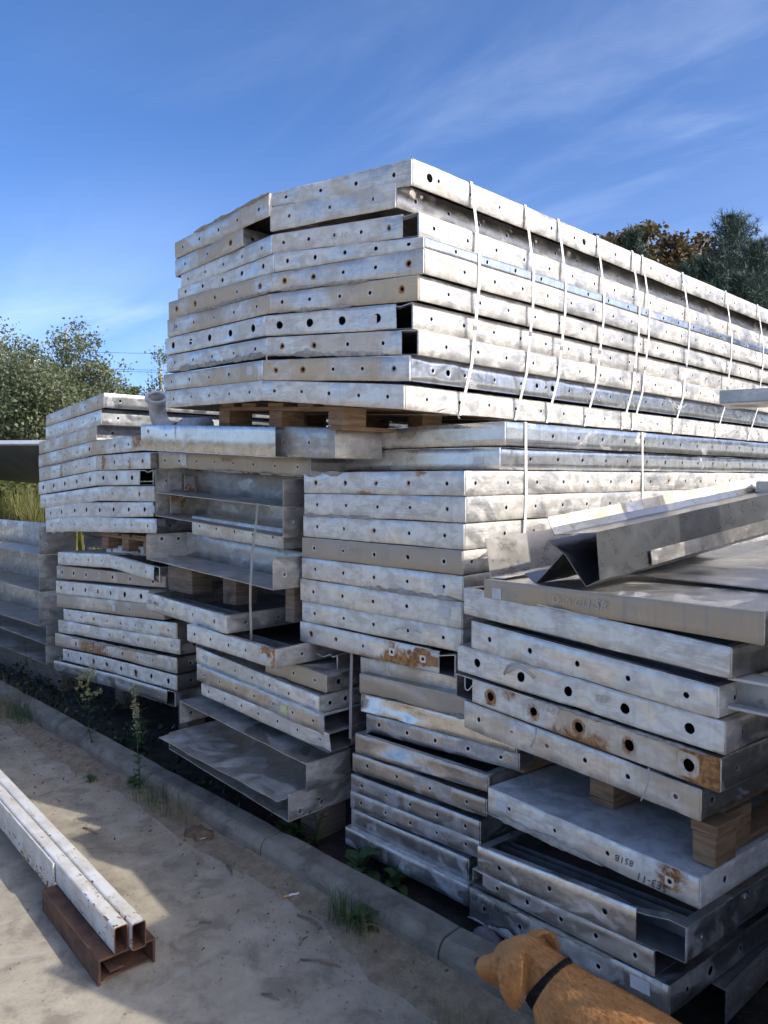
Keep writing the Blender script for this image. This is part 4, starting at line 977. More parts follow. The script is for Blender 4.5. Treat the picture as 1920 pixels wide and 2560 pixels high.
# --- open channel sections
GS = 'open channel sections'
channel('B1', V['B1'], .18, 'clean', top=False, front=True, ends='', slots=[(.09, .72, .011), (.10, .2, .011), (.30, .6, .008)], label='long smooth channel section on top with a burred lower flange', group=GS)
def weld(key, s, w=.006):
    root, fr, base = FRAMES[key]; p0, d, o, zf = fr[0]
    bm = bmesh.new(); zt, zb = zf(s); n = 16
    rows = []
    for i in range(n + 1):
        z = zb + (zt - zb) * i / n; k = .7 + .6 * abs(nz(i * .9, s))
        rows.append([bm.verts.new((p0.x + d.x * (s + x) + o.x * y, p0.y + d.y * (s + x) + o.y * y, z)) for x, y in ((-w * k, .001), (0, .005 * k), (w * k, .001))])
    for a, b in zip(rows, rows[1:]):
        for j in range(2): bm.faces.new((a[j], a[j + 1], b[j + 1], b[j]))
    mesh_from_bm('weld_bead', bm, M['lip'], root)
weld('B1', .405)
channel('B1b', V['B1b'], .3, 'galv', top=False, bottom=False, front=True, ends='right', slots=[(.07, .5, .009), (.27, .5, .009)], label='curved edged plate butting the right end of the long top channel', group=GS)
channel('B3', V['B3'], .27, 'galv', top=False, bottom=True, label='upper half of the double channel, shelf edge bright along its front', group=GS, slotsL=[(.06, .4, .008), (.13, .75, .008), (.20, .5, .009)], plates=[(.45, .5, .09, .11, .006), (.8, .4, .07, .10, .006)])
channel('B3b', V['B3b'], .27, 'galv', top=False, bottom=True, label='lower half of the double channel, holding a pale panel', group=GS, slots=[(.06, .5, .009), (.2, .7, .007)], slotsL=[(.07, .65, .008), (.15, .3, .009), (.2, .65, .008)], plates=[(.5, .5, .10, .12, .006)])
channel('B5', V['B5'], .27, 'galv', top=False, bottom=True, label='deep channel with dried cement smears and a broad dusty shelf', group=GS, slots=[(.07, .45, .009)], slotsL=[(.06, .75, .011), (.17, .78, .012)])
channel('B11', V['B11'], .27, 'galv', top=True, bottom=False, label='upper of the two big dark channels near the kerb', group=GS, slotsL=[(.06, .65, .011), (.07, .3, .011), (.2, .7, .011), (.2, .35, .011)])
channel('B12', [V['B12'][0], V['B12'][1]], .38, 'galv', top=True, bottom=True, flange_out=.06, label='lowest big channel near the kerb with a bent top flange', group=GS, slots=[(.07, .22, .011), (.07, .72, .011), (.2, .26, .011), (.2, .76, .011)])
channel('Z1', V['Z1'], .3, 'galv', top=False, ext=1.3, label='top channel of the far left stack, beside the left panels', group=GS, slots=[(.05, .75, .01), (.05, .35, .01), (.12, .8, .01), (.19, .8, .01)])
channel('Z2', V['Z2'], .32, 'galv', top=False, ext=1.3, label='second channel from the top of the far left stack, tall web', group=GS, slots=[(.05, .8, .01), (.05, .5, .01), (.05, .2, .01)])
channel('Z3', V['Z3'], .32, 'galv', top=False, ext=1.3, label='middle channel of the far left stack', group=GS, slots=[(.06, .8, .01), (.06, .4, .01)], plates=[(.6, .3, .2, .1, .006)])
channel('Z4', V['Z4'], .4, 'galv', top=False, ext=1.3, label='second lowest channel of the far left stack with a slotted end plate', group=GS, slots=[(.1, .7, .012)])
channel('Z5', V['Z5'], .4, 'galv', top=False, ext=1.3, label='lowest channel of the far left stack, close to the ground weeds', group=GS, slots=[(.1, .7, .012), (.1, .25, .012)])

# --- folded sheet sections lying across the near right stack
def profile(name, pts, d, L, t, mat, label, cat, strips=(), group=None):
    d = Vector(d).normalized(); base = Vector(pts[0]); root = empty(name, base); tag(root, label, cat, group)
    bm = bmesh.new(); wl = bm.verts.layers.float_color.new('wear'); n = 24; prev = None
    for i in range(n + 1):
        row = [bm.verts.new(Vector(p) - base + d * (L * i / n) + Vector((0, .002 * nz(i * .7, k), .003 * nz(i * .9, k, 3)))) for k, p in enumerate(pts)]
        if prev:
            for a, b, c, e in zip(prev, prev[1:], row[1:], row): bm.faces.new((a, b, c, e))
        prev = row
    bm.normal_update(); bmesh.ops.solidify(bm, geom=bm.faces[:], thickness=t)
    mesh_from_bm('folded_sheet', bm, mat, root, ang=.5)
    return root, base, d
DG = (.107, .994, .09)
def gp(u, z): return (-1.32 + .994 * (u + 1.32), 2.24 - .107 * (u + 1.32), z)
ga, gb_, gd = profile('folded_trough', [gp(-1.47, 1.561), gp(-1.398, 1.518), gp(-1.350, 1.462), gp(-1.314, 1.4215), gp(-1.262, 1.448), gp(-1.278, 1.598), gp(-1.447, 1.580), gp(-1.462, 1.606)], DG, 3.0, .003, M['mirror2'],
                     'long dark folded trough lying aslant on the near right stack', 'metal section')
# back-edge strip cut into pieces to imitate light and shade stripes, and a lap joint low on its side
for i in range(26):
    bm = bmesh.new(); wl = bm.verts.layers.float_color.new('wear')
    a = Vector(gp(-1.455, 1.596)) - gb_ + gd * (.112 * i); b = a + gd * .1112
    up = Vector((-.018 + .004 * nz(i * 2.3, 7), 0, .046 + .002 * nz(i * 1.3, 2)))
    slab_bm(bm, [a, b, b + up, a + up], .003)
    mesh_from_bm('stripe_piece', bm, M['tan'], ga, smooth=False)
bm = bmesh.new(); wl = bm.verts.layers.float_color.new('wear')
a = Vector(gp(-1.252, 1.452)) - gb_ + gd * .28; b = a + gd * 2.6; up = Vector((-.006, 0, .05)); o_ = Vector((.004, 0, 0))
slab_bm(bm, [a + o_, b + o_, b + up + o_, a + up + o_], .003); mesh_from_bm('lap_joint', bm, M['dull'], ga, smooth=False)
DG2 = (.095, .994, .05)
def gq(u, z): return (-1.6 + .994 * (u + 1.6), 2.31 - .107 * (u + 1.6), z)
profile('folded_angle', [gq(-1.800, 1.546), gq(-1.772, 1.400), gq(-1.70, 1.404)], DG2, 1.1, .003, M['clean'], 'bright folded angle with a burnt mark, sticking out left of the trough', 'metal section')
profile('folded_ridge', [gq(-1.605, 1.432), gq(-1.555, 1.402), gq(-1.50, 1.455), gq(-1.44, 1.515)], DG2, 1.1, .003, M['mirror2'], 'small dark folded ridge squeezed between the bright angle and the trough', 'metal section')
# offcut lying on the trough
bm = bmesh.new(); wl = bm.verts.layers.float_color.new('wear')
box_bm(bm, (0, 0, .025), (.075, .09, .05), jit=.004); bevel_all(bm, .003, 1)
oc = mesh_from_bm('offcut', bm, M['clean'], None); oc.location = Vector(gp(-1.40, 1.584)) + Vector(DG).normalized() * 1.42; oc.rotation_euler = (.1, .1, .3)
tag(oc, 'small square tube offcut standing on the long dark trough', 'offcut')

# --- I-beams between the near right stack and the stack beyond it
def i_beam(loc, L, rz, label):
    r = empty('steel_beam', loc, rz); tag(r, label, 'steel beam', 'white I-beams')
    bm = bmesh.new(); wl = bm.verts.layers.float_color.new('wear'); box_bm(bm, (L / 2, .045, .0045), (L, .09, .009)); bevel_all(bm, .0015, 1); mesh_from_bm('lower_flange', bm, M['ibeam'], r)
    bm = bmesh.new(); wl = bm.verts.layers.float_color.new('wear'); box_bm(bm, (L / 2, .045, .0875), (L, .09, .009)); bevel_all(bm, .0015, 1); mesh_from_bm('upper_flange', bm, M['ibeam'], r)
    bm = bmesh.new(); wl = bm.verts.layers.float_color.new('wear'); box_bm(bm, (L / 2 + .006, .045, .046), (L - .012, .007, .074)); mesh_from_bm('web', bm, M['ibeam'], r)
    return r
i_beam((-.846, 2.215, 1.121), 1.75, 0, 'white I-beam end poking in at the right beside the open trays')
b2_ = i_beam((-.3, 4.4, 1.121), 1.2, 0, 'white I-beam further back under the right hand stack')
# stack to the right of the picture (shades the near right stack, the dog and the yard)
GE = 'panels of the stack right of the picture'
EV = lambda z, y, x0, x1: [(x0, y, z + .096, z), (x1, y + .34, z + .096, z)]
for i in range(10):
    tray('E%d' % i, EV(.11 + i * .1005, 1.86 + .02 * nz(i * 1.7, 2), -.15 + .03 * nz(i * 2.1, 5), .9), 4.0, mat='weath', fh=(5, SM), sh=(.6, SM, .2), label='weathered panel in the lower part of the stack right of the picture', group=GE)
for i in range(7):
    tray('E%d' % (10 + i), EV(1.222 + i * .1005, 1.90 + .02 * nz(i, 2), -.15 + .03 * nz(i, 5), .9), 3.9, mat='weath', fh=(5, SM), label='weathered panel lying on the I-beams right of the picture', group=GE)
for i in range(1):
    tray('E%d' % (17 + i), EV(1.9265 + i * .1005, 2.75 + .03 * nz(i * 3, 2), -.15 + .03 * nz(i * 3, 5), .9), 3.2, mat='weath', fh=(5, SM), label='weathered panel set back on top of the stack right of the picture', group=GE)
bm = bmesh.new(); wl = bm.verts.layers.float_color.new('wear')
pl = empty('grey_channel', (-1.10, 2.93, 2.045)); tag(pl, 'grey channel end reaching in at the right in front of the straps', 'metal channel')
pl.rotation_euler = (0, 0, math.radians(15))
for c, s_, nm in (((.8, 0, -.002), (1.7, .26, .004), 'web'), ((.8, -.128, .02), (1.7, .004, .045), 'flange'), ((.8, .128, .02), (1.7, .004, .045), 'flange')):
    bm = bmesh.new(); wl = bm.verts.layers.float_color.new('wear'); box_bm(bm, c, s_); mesh_from_bm(nm, bm, M['dull'], pl, smooth=False)
# angle lying on the ground along the near right stack
an = empty('steel_angle', (-.95, 2.45, .04)); an.rotation_euler = (0, 0, math.radians(-3)); tag(an, 'dark steel channel on the ground along the near right stack', 'metal channel')
for c, s_, nm in (((-.0, 1.5, .105), (.055, 3.0, .006), 'flange'), ((.03, 1.5, .05), (.006, 3.0, .11), 'web')):
    bm = bmesh.new(); wl = bm.verts.layers.float_color.new('wear'); box_bm(bm, c, s_); bevel_all(bm, .002, 1); mesh_from_bm(nm, bm, M['darkal'], an)
# --- wooden pallets and bearers
def pallet(loc, rz, w=.8, l=1.2, label='', zs=1.0):
    r = empty('wooden_pallet', loc, rz); tag(r, label, 'pallet', 'wooden pallets')
    def piece(nm, c, s_):
        bm = bmesh.new(); box_bm(bm, c, s_, jit=.0015); bevel_all(bm, .002, 1); return mesh_from_bm(nm, bm, M['wood'], r)
    for bx in (-w / 2 + .05, 0, w / 2 - .05):
        for by in (.073, l / 2, l - .073): piece('block', (bx, by, .061 * zs), (.10, .145, .078 * zs))
        piece('bottom_board', (bx, l / 2, .011 * zs), (.10, l, .021 * zs))
    for by in (.073, l / 2, l - .073): piece('stringer_board', (0, by, .111 * zs), (w, .145, .021 * zs))
    for bx in (-w / 2 + .0725, -w / 4 + .02, 0, w / 4 - .02, w / 2 - .0725): piece('deck_board', (bx, l / 2, .133 * zs), (.12, l, .021 * zs))
    return r
def bearer(loc, s_, rz, label, dark=False):
    bm = bmesh.new(); box_bm(bm, (0, 0, s_[2] / 2), s_, jit=.002); bevel_all(bm, .003, 1)
    o = mesh_from_bm('wooden_bearer', bm, M['woodgrey' if dark else 'wood']); o.location = loc; o.rotation_euler = (0, 0, rz)
    tag(o, label, 'wood block', 'wooden bearers'); return o

# upper stack sits on a pallet whose blocks show below it
pt = pallet((-3.08, 2.30, 2.020), 0, 1.0, 1.2, 'wooden pallet under the strapped stack, blocks showing', zs=.86)
pt.rotation_euler = (0, math.radians(-3.6), 0); pt.rotation_euler = (0, math.radians(3.6), 0)
pallet((-3.08, 5.6, 2.03), 0, 1.0, 1.2, 'wooden pallet at the far end under the strapped stack')
pallet((-5.05, 2.48, 1.262), 0, .72, 1.2, 'wooden pallet half hidden between upper and lower left stacks', zs=.85)
pallet((-1.35, 2.42, .622), math.radians(-7), .92, 1.2, 'wooden pallet under the tan shine panel of the near right stack', zs=1.08)
bearer((-.915, 2.32, .6215), (.075, .12, .095), math.radians(-7), 'square wood block end beside the broad smooth panel top')
bearer((-.915, 2.34, .719), (.085, .16, .03), math.radians(-7), 'flat wood piece on top of the square block at right')
bearer((-4.13, 2.44, 1.085), (.28, .14, .15), .0, 'dark wood block under the left end of the deep channel', True)
bearer((-3.60, 2.44, 1.075), (.13, .14, .15), .0, 'wood block under the middle of the deep channel', True)
bearer((-3.06, 2.44, 1.05), (.07, .14, .18), .0, 'narrow wood block under the right end of the deep channel', True)
for x, y, lb in ((-5.6, 2.75, 'grey timber bearer deep under the left stack, left one'), (-4.6, 2.72, 'grey timber bearer deep under the left stack, right one')):
    bearer((x, y, -.01), (.12, .14, .25 if x < -5 else .34), 0, lb, True)
bearer((-4.9, 3.6, -.01), (1.9, .14, .24), 0, 'long grey timber far back under the left stack', True)
for x, y, lb in ((-3.5, 2.5, 'left timber under the big channels'), (-2.9, 2.45, 'right timber under the big channels')):
    bearer((x, y, -.01), (.12, .2, .21 + (x + 3.2) * -.05), 0, lb, True)
bearer((-2.3, 2.75, -.01), (.8, .14, .088), 0, 'timber under the lowest blue grey panel', True)
bearer((-1.5, 2.9, -.01), (.7, .12, .09), 0, 'timber under the circled 4 panel', True)
bearer((-7.3, 2.62, -.01), (1.9, .16, .235), 0, 'timber under the far left channels', True)
bearer((.35, 2.7, -.02), (1.0, .16, .125), 0, 'front timber under the stack right of the picture', True)
bearer((.35, 5.7, -.02), (1.0, .16, .125), 0, 'rear timber under the stack right of the picture', True)

# ------------------------------------------------------------------ packing straps
def hull(pts):
    pts = sorted(set(pts))
    def half(ps):
        h = []
        for p in ps:
            while len(h) >= 2 and (h[-1][0] - h[-2][0]) * (p[1] - h[-2][1]) - (h[-1][1] - h[-2][1]) * (p[0] - h[-2][0]) <= 0: h.pop()
            h.append(p)
        return h
    a = half(pts); b = half(pts[::-1]); return a[:-1] + b[:-1]
def ribbon_bm(bm, path, w, t, closed=True, wdir=(0, 1, 0)):
    wd = Vector(wdir) * (w / 2); n = len(path); rows = []
    for i, p in enumerate(path):
        p = Vector(p)
        a = Vector(path[i - 1]) if (closed or i > 0) else p; b = Vector(path[(i + 1) % n]) if (closed or i < n - 1) else p
        tg = (b - a).normalized(); nn = tg.cross(Vector(wdir)).normalized() * (t / 2)
        rows.append([bm.verts.new(p + wd + nn), bm.verts.new(p - wd + nn), bm.verts.new(p - wd - nn), bm.verts.new(p + wd - nn)])
    m = n if closed else n - 1
    for i in range(m):
        a = rows[i]; b = rows[(i + 1) % n]
        for k in range(4): bm.faces.new((a[k], a[(k + 1) % 4], b[(k + 1) % 4], b[k]))
    if not closed: bm.faces.new(rows[0]); bm.faces.new(rows[-1][::-1])
def strap_loop(y, keys, w, label, group, skew=0.0, off=.0035, xl=None):
    pts = []
    for k in keys:
        v = V[k]
        for q in (v[0], v[-1]):
            x = q[0]
            sgn = 1 if q is v[-1] else -1
            if k == 'T1' and sgn < 0: continue
            if k == 'T1L' and sgn > 0: continue
            if k in ('T2',) and sgn < 0: continue
            if k == 'T2L' and sgn > 0: continue
            pts += [(round(x + sgn * off, 4), round(q[2] + off, 4)), (round(x + sgn * off, 4), round(q[3] - off, 4))]
    h = hull(pts)
    zm = max(p[1] for p in h); z0 = min(p[1] for p in h)
    path = [(p[0], y + skew * (zm - p[1]) / (zm - z0), p[1]) for p in h]
    bm = bmesh.new(); ribbon_bm(bm, path, w, .0014)
    bmesh.ops.recalc_face_normals(bm, faces=bm.faces)
    o = mesh_from_bm('packing_strap', bm, M['strap'], None, smooth=False)
    me = o.data; c = sum((Vector(p) for p in path), Vector()) / len(path)
    for v in me.vertices: v.co -= c
    o.location = c
    # crimped metal seal
    q = max(range(len(path)), key=lambda k: path[k][0]); a_ = Vector(path[q]); b_ = Vector(path[(q + 1) % len(path)])
    if b_.z > a_.z: b_ = Vector(path[q - 1])
    m_ = a_.lerp(b_, .35 + .3 * rnd.random())
    bm = bmesh.new(); box_bm(bm, (0, 0, 0), (.004, w * 1.2, .02), jit=.0006); s_ = mesh_from_bm('seal', bm, M['seal'], o, smooth=False)
    s_.location = m_ - c; d_ = (b_ - a_).normalized(); s_.rotation_euler = (0, math.atan2(-d_.x, -d_.z), 0)
    return tag(o, label, 'strap', group)
TK = ['T1', 'T1L', 'T2', 'T2L', 'T3', 'T4', 'T5', 'T6', 'T7', 'T8', 'T9', 'T10']
ordn = ['nearest strap round the upper stack, at the left of the sunny side', 'second strap from the left on the sunny side of the upper stack', 'third strap from the left on the sunny side of the upper stack', 'fourth strap from the left on the sunny side of the upper stack',
        'left strap of the close pair on the upper stack', 'right strap of the close pair on the upper stack', 'strap just right of the close pair', 'second strap from the right edge of the picture', 'strap nearest the right edge of the picture']
for i, y in enumerate([2.717, 3.128, 3.416, 3.8, 4.191, 4.314, 4.857, 5.548, 6.159]):
    strap_loop(y, TK, .019, 'white plastic ' + ordn[i], 'straps round the upper stack', skew=(-.03, -.02, -.035, -.05, -.03, -.03, -.03, -.04, -.05)[i])
CK = ['C1', 'C2', 'C3', 'C4', 'C5', 'C6', 'C7', 'C8', 'C9', 'C10']
strap_loop(2.768, CK, .018, 'white plastic strap round the middle front stack, left one', 'straps round the middle stack', skew=-.05)
strap_loop(3.826, CK, .018, 'white plastic strap round the middle front stack, right one', 'straps round the middle stack', skew=-.06)
def ribbon(path, w, label, mat='greystrap', wdir=(.7, .7, 0), name='loose_strap', t=.0014, group=None):
    c = Vector(path[len(path) // 2]); bm = bmesh.new()
    ribbon_bm(bm, [Vector(p) - c for p in path], w, t, False, wdir)
    bmesh.ops.recalc_face_normals(bm, faces=bm.faces)
    o = mesh_from_bm(name, bm, M[mat], None, smooth=False); o.location = c
    return tag(o, label, 'strap', group)
ribbon([(-3.206, 2.285, 1.647), (-3.205, 2.27, 1.529), (-3.186, 2.235, 1.404), (-3.145, 2.198, 1.285), (-3.14, 2.19, 1.242), (-3.142, 2.19, 1.16), (-3.152, 2.20, 1.031), (-3.179, 2.22, .964)], .012, 'tan loose strap hanging in front of the channel sections', 'tanstrap')
ribbon([(-2.985, 2.60, 2.05), (-2.985, 2.60, 1.9), (-2.985, 2.60, 1.70)], .022, 'grey strap hanging left of the smooth unholed panels', 'tanstrap', wdir=(.9, .4, 0))
ribbon([(-2.615, 2.385, .97), (-2.615, 2.38, .8), (-2.62, 2.38, .56)], .014, 'grey strap hanging at the left of the dented panels', 'tanstrap', wdir=(.9, .4, 0))
def arc(p0, p1, sag, n=12):
    p0, p1 = Vector(p0), Vector(p1); s_ = Vector(sag)
    return [p0.lerp(p1, i / n) + s_ * (4 * (i / n) * (1 - i / n)) for i in range(n + 1)]
zt_ = 1.425
ribbon([(-1.00, 2.75, 1.424), (-.985, 2.83, 1.425), (-.95, 2.90, 1.43), (-.90, 2.96, 1.455), (-.87, 3.01, 1.50), (-.87, 3.03, 1.545)], .013, 'white loose strap end curling up from the top of the near right stack', 'strap', (-.7, .5, .1))
ribbon(arc((-2.19, 2.50, 2.06), (-2.17, 2.62, 2.035), (.05, -.04, .02)), .012, 'short white strap tail looping out under the strapped stack', 'strap', (0, 1, 0))
ribbon(arc((-1.915, 2.45, 1.46), (-1.89, 2.60, 1.50), (.07, .02, .05)), .010, 'short tan strap tail at the corner of the brown circled 5 panel', 'greystrap', (0, .6, .8))
ribbon([(-3.96, 2.6, 2.25), (-3.85, 2.55, 2.16), (-3.80, 2.45, 2.085)], .014, 'white strap sloping down behind the long top channel', 'strap', (.7, .7, 0))
# loose tie wires in some holes
def wire(path, r, label, mat='greystrap', cat='wire', name='tie_wire'):
    c = Vector(path[0]); bm = bmesh.new(); tube_bm(bm, [Vector(p) - c for p in path], r, 6)
    o = mesh_from_bm(name, bm, M[mat]); o.location = c; return tag(o, label, cat, 'loose wires and cables')
d4 = V['D4']
wire(arc((-1.655, 2.262, 1.065), (-1.50, 2.225, 1.085), (0, -.03, .045)), .006, 'grey cable coming out of a large round hole')
wire(arc((-2.30, 2.395, .99), (-2.36, 2.38, .90), (-.02, -.03, .02)), .0018, 'thin pale wire curl below the rust patched panel', 'strap')
wire(arc((-2.14, 2.345, 1.13), (-2.29, 2.345, 1.125), (0, -.02, .018)), .003, 'short curved wire on the grey panel with the printed label')
wire(arc((-1.50, 2.235, .905), (-1.515, 2.225, .84), (.02, -.02, .01)), .003, 'wire loop over the left part of the tan shine panel')
wire(arc((-1.06, 2.18, .90), (-1.075, 2.165, .80), (.02, -.02, .02)), .003, 'wire loop over the right part of the tan shine panel')
wire(arc((-1.87, 2.30, 1.01), (-1.80, 2.27, 1.005), (0, -.02, -.04)), .002, 'thin wire drooping at the left open end of the swirl stained panel', 'strap')
wire(arc((-2.93, 2.155, 2.345), (-2.915, 2.15, 2.30), (.02, -.03, .0)), .003, 'short wire loop at the seam of the cement seamed panel')

# ------------------------------------------------------------------ pump pipe and glossy sheets on the stacks behind
def elbow():
    r = empty('pipe_elbow', (-4.78, 2.62, 2.10)); tag(r, 'dusty grey pipe elbow with a flared mouth lying on the stack', 'pipe')
    c = [(.035, -.05, .205), (.0, -.03, .155), (-.015, -.015, .09), (.0, .0, .04), (.05, .02, .005), (.13, .04, -.008)]
    ax = Vector((.50, -.32, .80)).normalized(); e1 = ax.cross(Vector((0, 1, 0))).normalized(); e2 = ax.cross(e1)
    # smooth the path
    P_ = []
    for i in range(len(c) - 1):
        for t in (0, .33, .66): P_.append(Vector(c[i]).lerp(Vector(c[i + 1]), t))
    P_.append(Vector(c[-1]))
    for _ in range(2):
        P_ = [P_[0]] + [(P_[i - 1] + P_[i] * 2 + P_[i + 1]) / 4 for i in range(1, len(P_) - 1)] + [P_[-1]]
    bm = bmesh.new(); tube_bm(bm, P_, [.062] + [.05] * (len(P_) - 1), 20, False)
    bm.normal_update(); bmesh.ops.solidify(bm, geom=bm.faces[:], thickness=.007)
    mesh_from_bm('pipe_bend', bm, M['pvc'], r, ang=.9)
    bm = bmesh.new()
    for k in range(28):
        pass
    n = 28; rows = []
    for k in range(n):
        a = 2 * math.pi * k / n
        rows.append([bm.verts.new(Vector((.035, -.05, .205)) + e1 * (math.cos(a) * q) + e2 * (math.sin(a) * q) + ax * z) for q, z in ((.056, .012), (.080, .012), (.080, -.006), (.056, -.012))])
    for k in range(n):
        a, b = rows[k], rows[(k + 1) % n]
        for j in range(4): bm.faces.new((a[j], a[(j + 1) % 4], b[(j + 1) % 4], b[j]))
    bmesh.ops.recalc_face_normals(bm, faces=bm.faces)
    mesh_from_bm('flange_ring', bm, M['pvc'], r, ang=.6)
    bm = bmesh.new(); tube_bm(bm, [(.15, .05, .0), (.24, .04, .016), (.34, .02, .014), (.62, -.03, .004)], [.036, .052, .048, .045], 18)
    mesh_from_bm('straight_pipe', bm, M['pvc'], r, ang=.9)
elbow()
def plate(name, q, t, mat, label, cat='metal sheet', group=None):
    bm = bmesh.new(); wl = bm.verts.layers.float_color.new('wear'); c = sum((Vector(p) for p in q), Vector()) / 4
    slab_bm(bm, [Vector(p) - c for p in q], t); o = mesh_from_bm(name, bm, M[mat], None, smooth=False); o.location = c
    return tag(o, label, cat, group)
plate('metal_sheet', [(-4.45, 3.1, 2.06), (-3.95, 3.05, 2.05), (-3.65, 5.2, 2.36), (-4.3, 5.2, 2.38)], .004, 'mirror', 'blue glinting sheet sloping up behind the pipe, left one', group='sheets leaning behind the pallet')
plate('metal_sheet', [(-3.85, 3.6, 2.02), (-3.35, 3.6, 2.02), (-3.5, 5.6, 2.20), (-3.9, 5.6, 2.26)], .004, 'mirror', 'sheet sloping behind the pallet blocks, middle one', group='sheets leaning behind the pallet')
plate('metal_sheet', [(-3.3, 3.6, 2.02), (-2.7, 3.6, 2.02), (-2.7, 5.5, 2.14), (-3.4, 5.5, 2.18)], .004, 'weath', 'sheet sloping behind the pallet blocks, right one', group='sheets leaning behind the pallet')
# broad flat sheet lying on the near right stack behind the trough, and a board of pale wood
plate('metal_sheet', [(-1.55, 2.62, 1.428), (-.55, 2.52, 1.428), (-.25, 5.2, 1.47), (-1.35, 5.2, 1.47)], .004, 'dull', 'flat dull sheet on top of the near right stack', group=None)
bearer((-.78, 4.3, 1.475), (.9, .12, .022), .1, 'pale board lying on the flat dull sheet at the right')

# ------------------------------------------------------------------ steel tub at the far left
def tub():
    r = empty('tipping_tub', (-13.26, 4.76, .39)); r.scale = (.78, .78, .78); tag(r, 'dark rounded underside of a steel tub at the far left', 'tub')
    n = 18; L = 5.6; pr = []
    for i in range(n + 1):
        f_ = i / n
        pr.append((0, -.95 + 1.25 * f_ ** 1.25, 2.42 - .86 * f_ - .10 * math.sin(math.pi * f_)))
    bm = bmesh.new(); rows = []
    for x, dz in ((-L, .24), (4.2, -.05)):
        rows.append([bm.verts.new((x, p[1], p[2] + dz)) for p in pr])
    for a, b, c, d in zip(rows[0], rows[0][1:], rows[1][1:], rows[1]): bm.faces.new((a, b, c, d))
    bm.normal_update(); bmesh.ops.solidify(bm, geom=bm.faces[:], thickness=.02)
    mesh_from_bm('shell', bm, M['tub'], r, ang=.9)
    bm = bmesh.new(); slab_bm(bm, [(-L, -1.0, 2.62), (4.2, -1.0, 2.325), (4.2, -.93, 2.39), (-L, -.93, 2.69)], .04); mesh_from_bm('rim', bm, M['strap'], r, smooth=False)
    for x, y in ((-4.5, -.3), (-4.5, .2), (3.6, -.2), (3.6, .3)):
        bm = bmesh.new(); box_bm(bm, (x, y, .5), (.1, .1, 2.2)); mesh_from_bm('leg', bm, M['darksteel'], r)
tub()

# ------------------------------------------------------------------ white tubes on the rusty channel
bd = Vector((-1.47, .104)).normalized(); brz = math.atan2(bd.y, bd.x)
def rect_tube(name, loc, rz, L, w, h, r_, t, mat, parent=None):
    """a rounded rectangular tube along local +X, open at x=0"""
    bm = bmesh.new(); wl = bm.verts.layers.float_color.new('wear')
    def ring(x, w, h, r_):
        vs = []
        for cx, cz, a0 in ((w / 2 - r_, h - r_, 0), (-w / 2 + r_, h - r_, 90), (-w / 2 + r_, r_, 180), (w / 2 - r_, r_, 270)):
            for k in range(4):
                a = math.radians(a0 + 30 * k)
                v = bm.verts.new((x, cx + r_ * math.cos(a), cz + r_ * math.sin(a)))
                vs.append(v)
        return vs
    xs_ = [0, .01] + [L * i / 40 for i in range(1, 41)]
    outer = [ring(x, w, h, r_) for x in xs_]
    for ri, rr in enumerate(outer):
        e = 1.0 if ri < 2 else max(0, .75 - ri * .03) if ri < 18 else .2
        for k, v in enumerate(rr):
            v[wl] = (0, e * (1.0 if k % 4 in (1, 2) else .75), 0, 1)
            v.co.y += .0015 * nz(v.co.x * 2, 1); v.co.z += .0015 * nz(v.co.x * 2, 6)
    inner = [ring(x, w - 2 * t, h - 2 * t, max(.001, r_ - t)) for x in (0, .5)]
    for rr in inner:
        for v in rr: v.co.z += t
    for a, b in zip(outer, outer[1:]):
        for k in range(16): bm.faces.new((a[k], a[(k + 1) % 16], b[(k + 1) % 16], b[k]))
    f0 = len(bm.faces)
    for k in range(16): bm.faces.new((outer[0][(k + 1) % 16], outer[0][k], inner[0][k], inner[0][(k + 1) % 16])).material_index = 1
    for k in range(16): bm.faces.new((inner[0][(k + 1) % 16], inner[0][k], inner[1][k], inner[1][(k + 1) % 16])).material_index = 1
    bm.faces.new(outer[-1]); bm.faces.new(inner[1]).material_index = 1
    bmesh.ops.recalc_face_normals(bm, faces=bm.faces)
    o = mesh_from_bm(name, bm, [mat, M['rust']], parent, ang=.7); o.location = loc; o.rotation_euler = (0, 0, rz); return o
zc = .096
t1 = rect_tube('steel_tube', (-2.537, 1.209, zc), brz, 4.6, .052, .098, .009, .004, M['paint'])
tag(t1, 'chipped white steel tube nearer the left edge, on the rusty channel', 'steel tube', 'white steel tubes')
t2 = rect_tube('steel_tube', (-2.512, 1.263, zc), brz, 4.6, .052, .098, .009, .004, M['paint'])
tag(t2, 'chipped white steel tube on the kerb side of its twin, rusty at the end', 'steel tube', 'white steel tubes')
fl = empty('steel_tube', (-3.16, 1.222, .058), brz); tag(fl, 'flat white painted steel strip pressed against the side of the left tube', 'steel strip')
fl.name = 'steel_strip'
bm = bmesh.new(); wl = bm.verts.layers.float_color.new('wear'); box_bm(bm, (1.9, .003, .066), (3.8, .008, .130)); bevel_all(bm, .0015, 1)
mesh_from_bm('strip_plate', bm, M['paint'], fl)
def rusty_channel(loc, rz, L, label):
    r = empty('rusty_channel', loc, rz); tag(r, label, 'steel channel', 'rusty steel supports')
    for c, s_, nm in (((L / 2, 0, .09), (L, .21, .009), 'web'), ((L / 2, -.1, .0455), (L, .009, .088), 'flange'), ((L / 2, .1, .0455), (L, .009, .088), 'flange'), ((L / 2 + .01, 0, .006), (L * .97, .188, .006), 'base_plate'), ((L / 2 - .02, .035, .03), (L * .9, .05, .008), 'loose_plate')):
        bm = bmesh.new(); box_bm(bm, c, s_, jit=.0012); bevel_all(bm, .002, 1); mesh_from_bm(nm, bm, M['rust'], r)
    return r
rc = rusty_channel((-2.545, 1.235, .0), brz, .62, 'rusty steel channel on the yard carrying the white tubes')
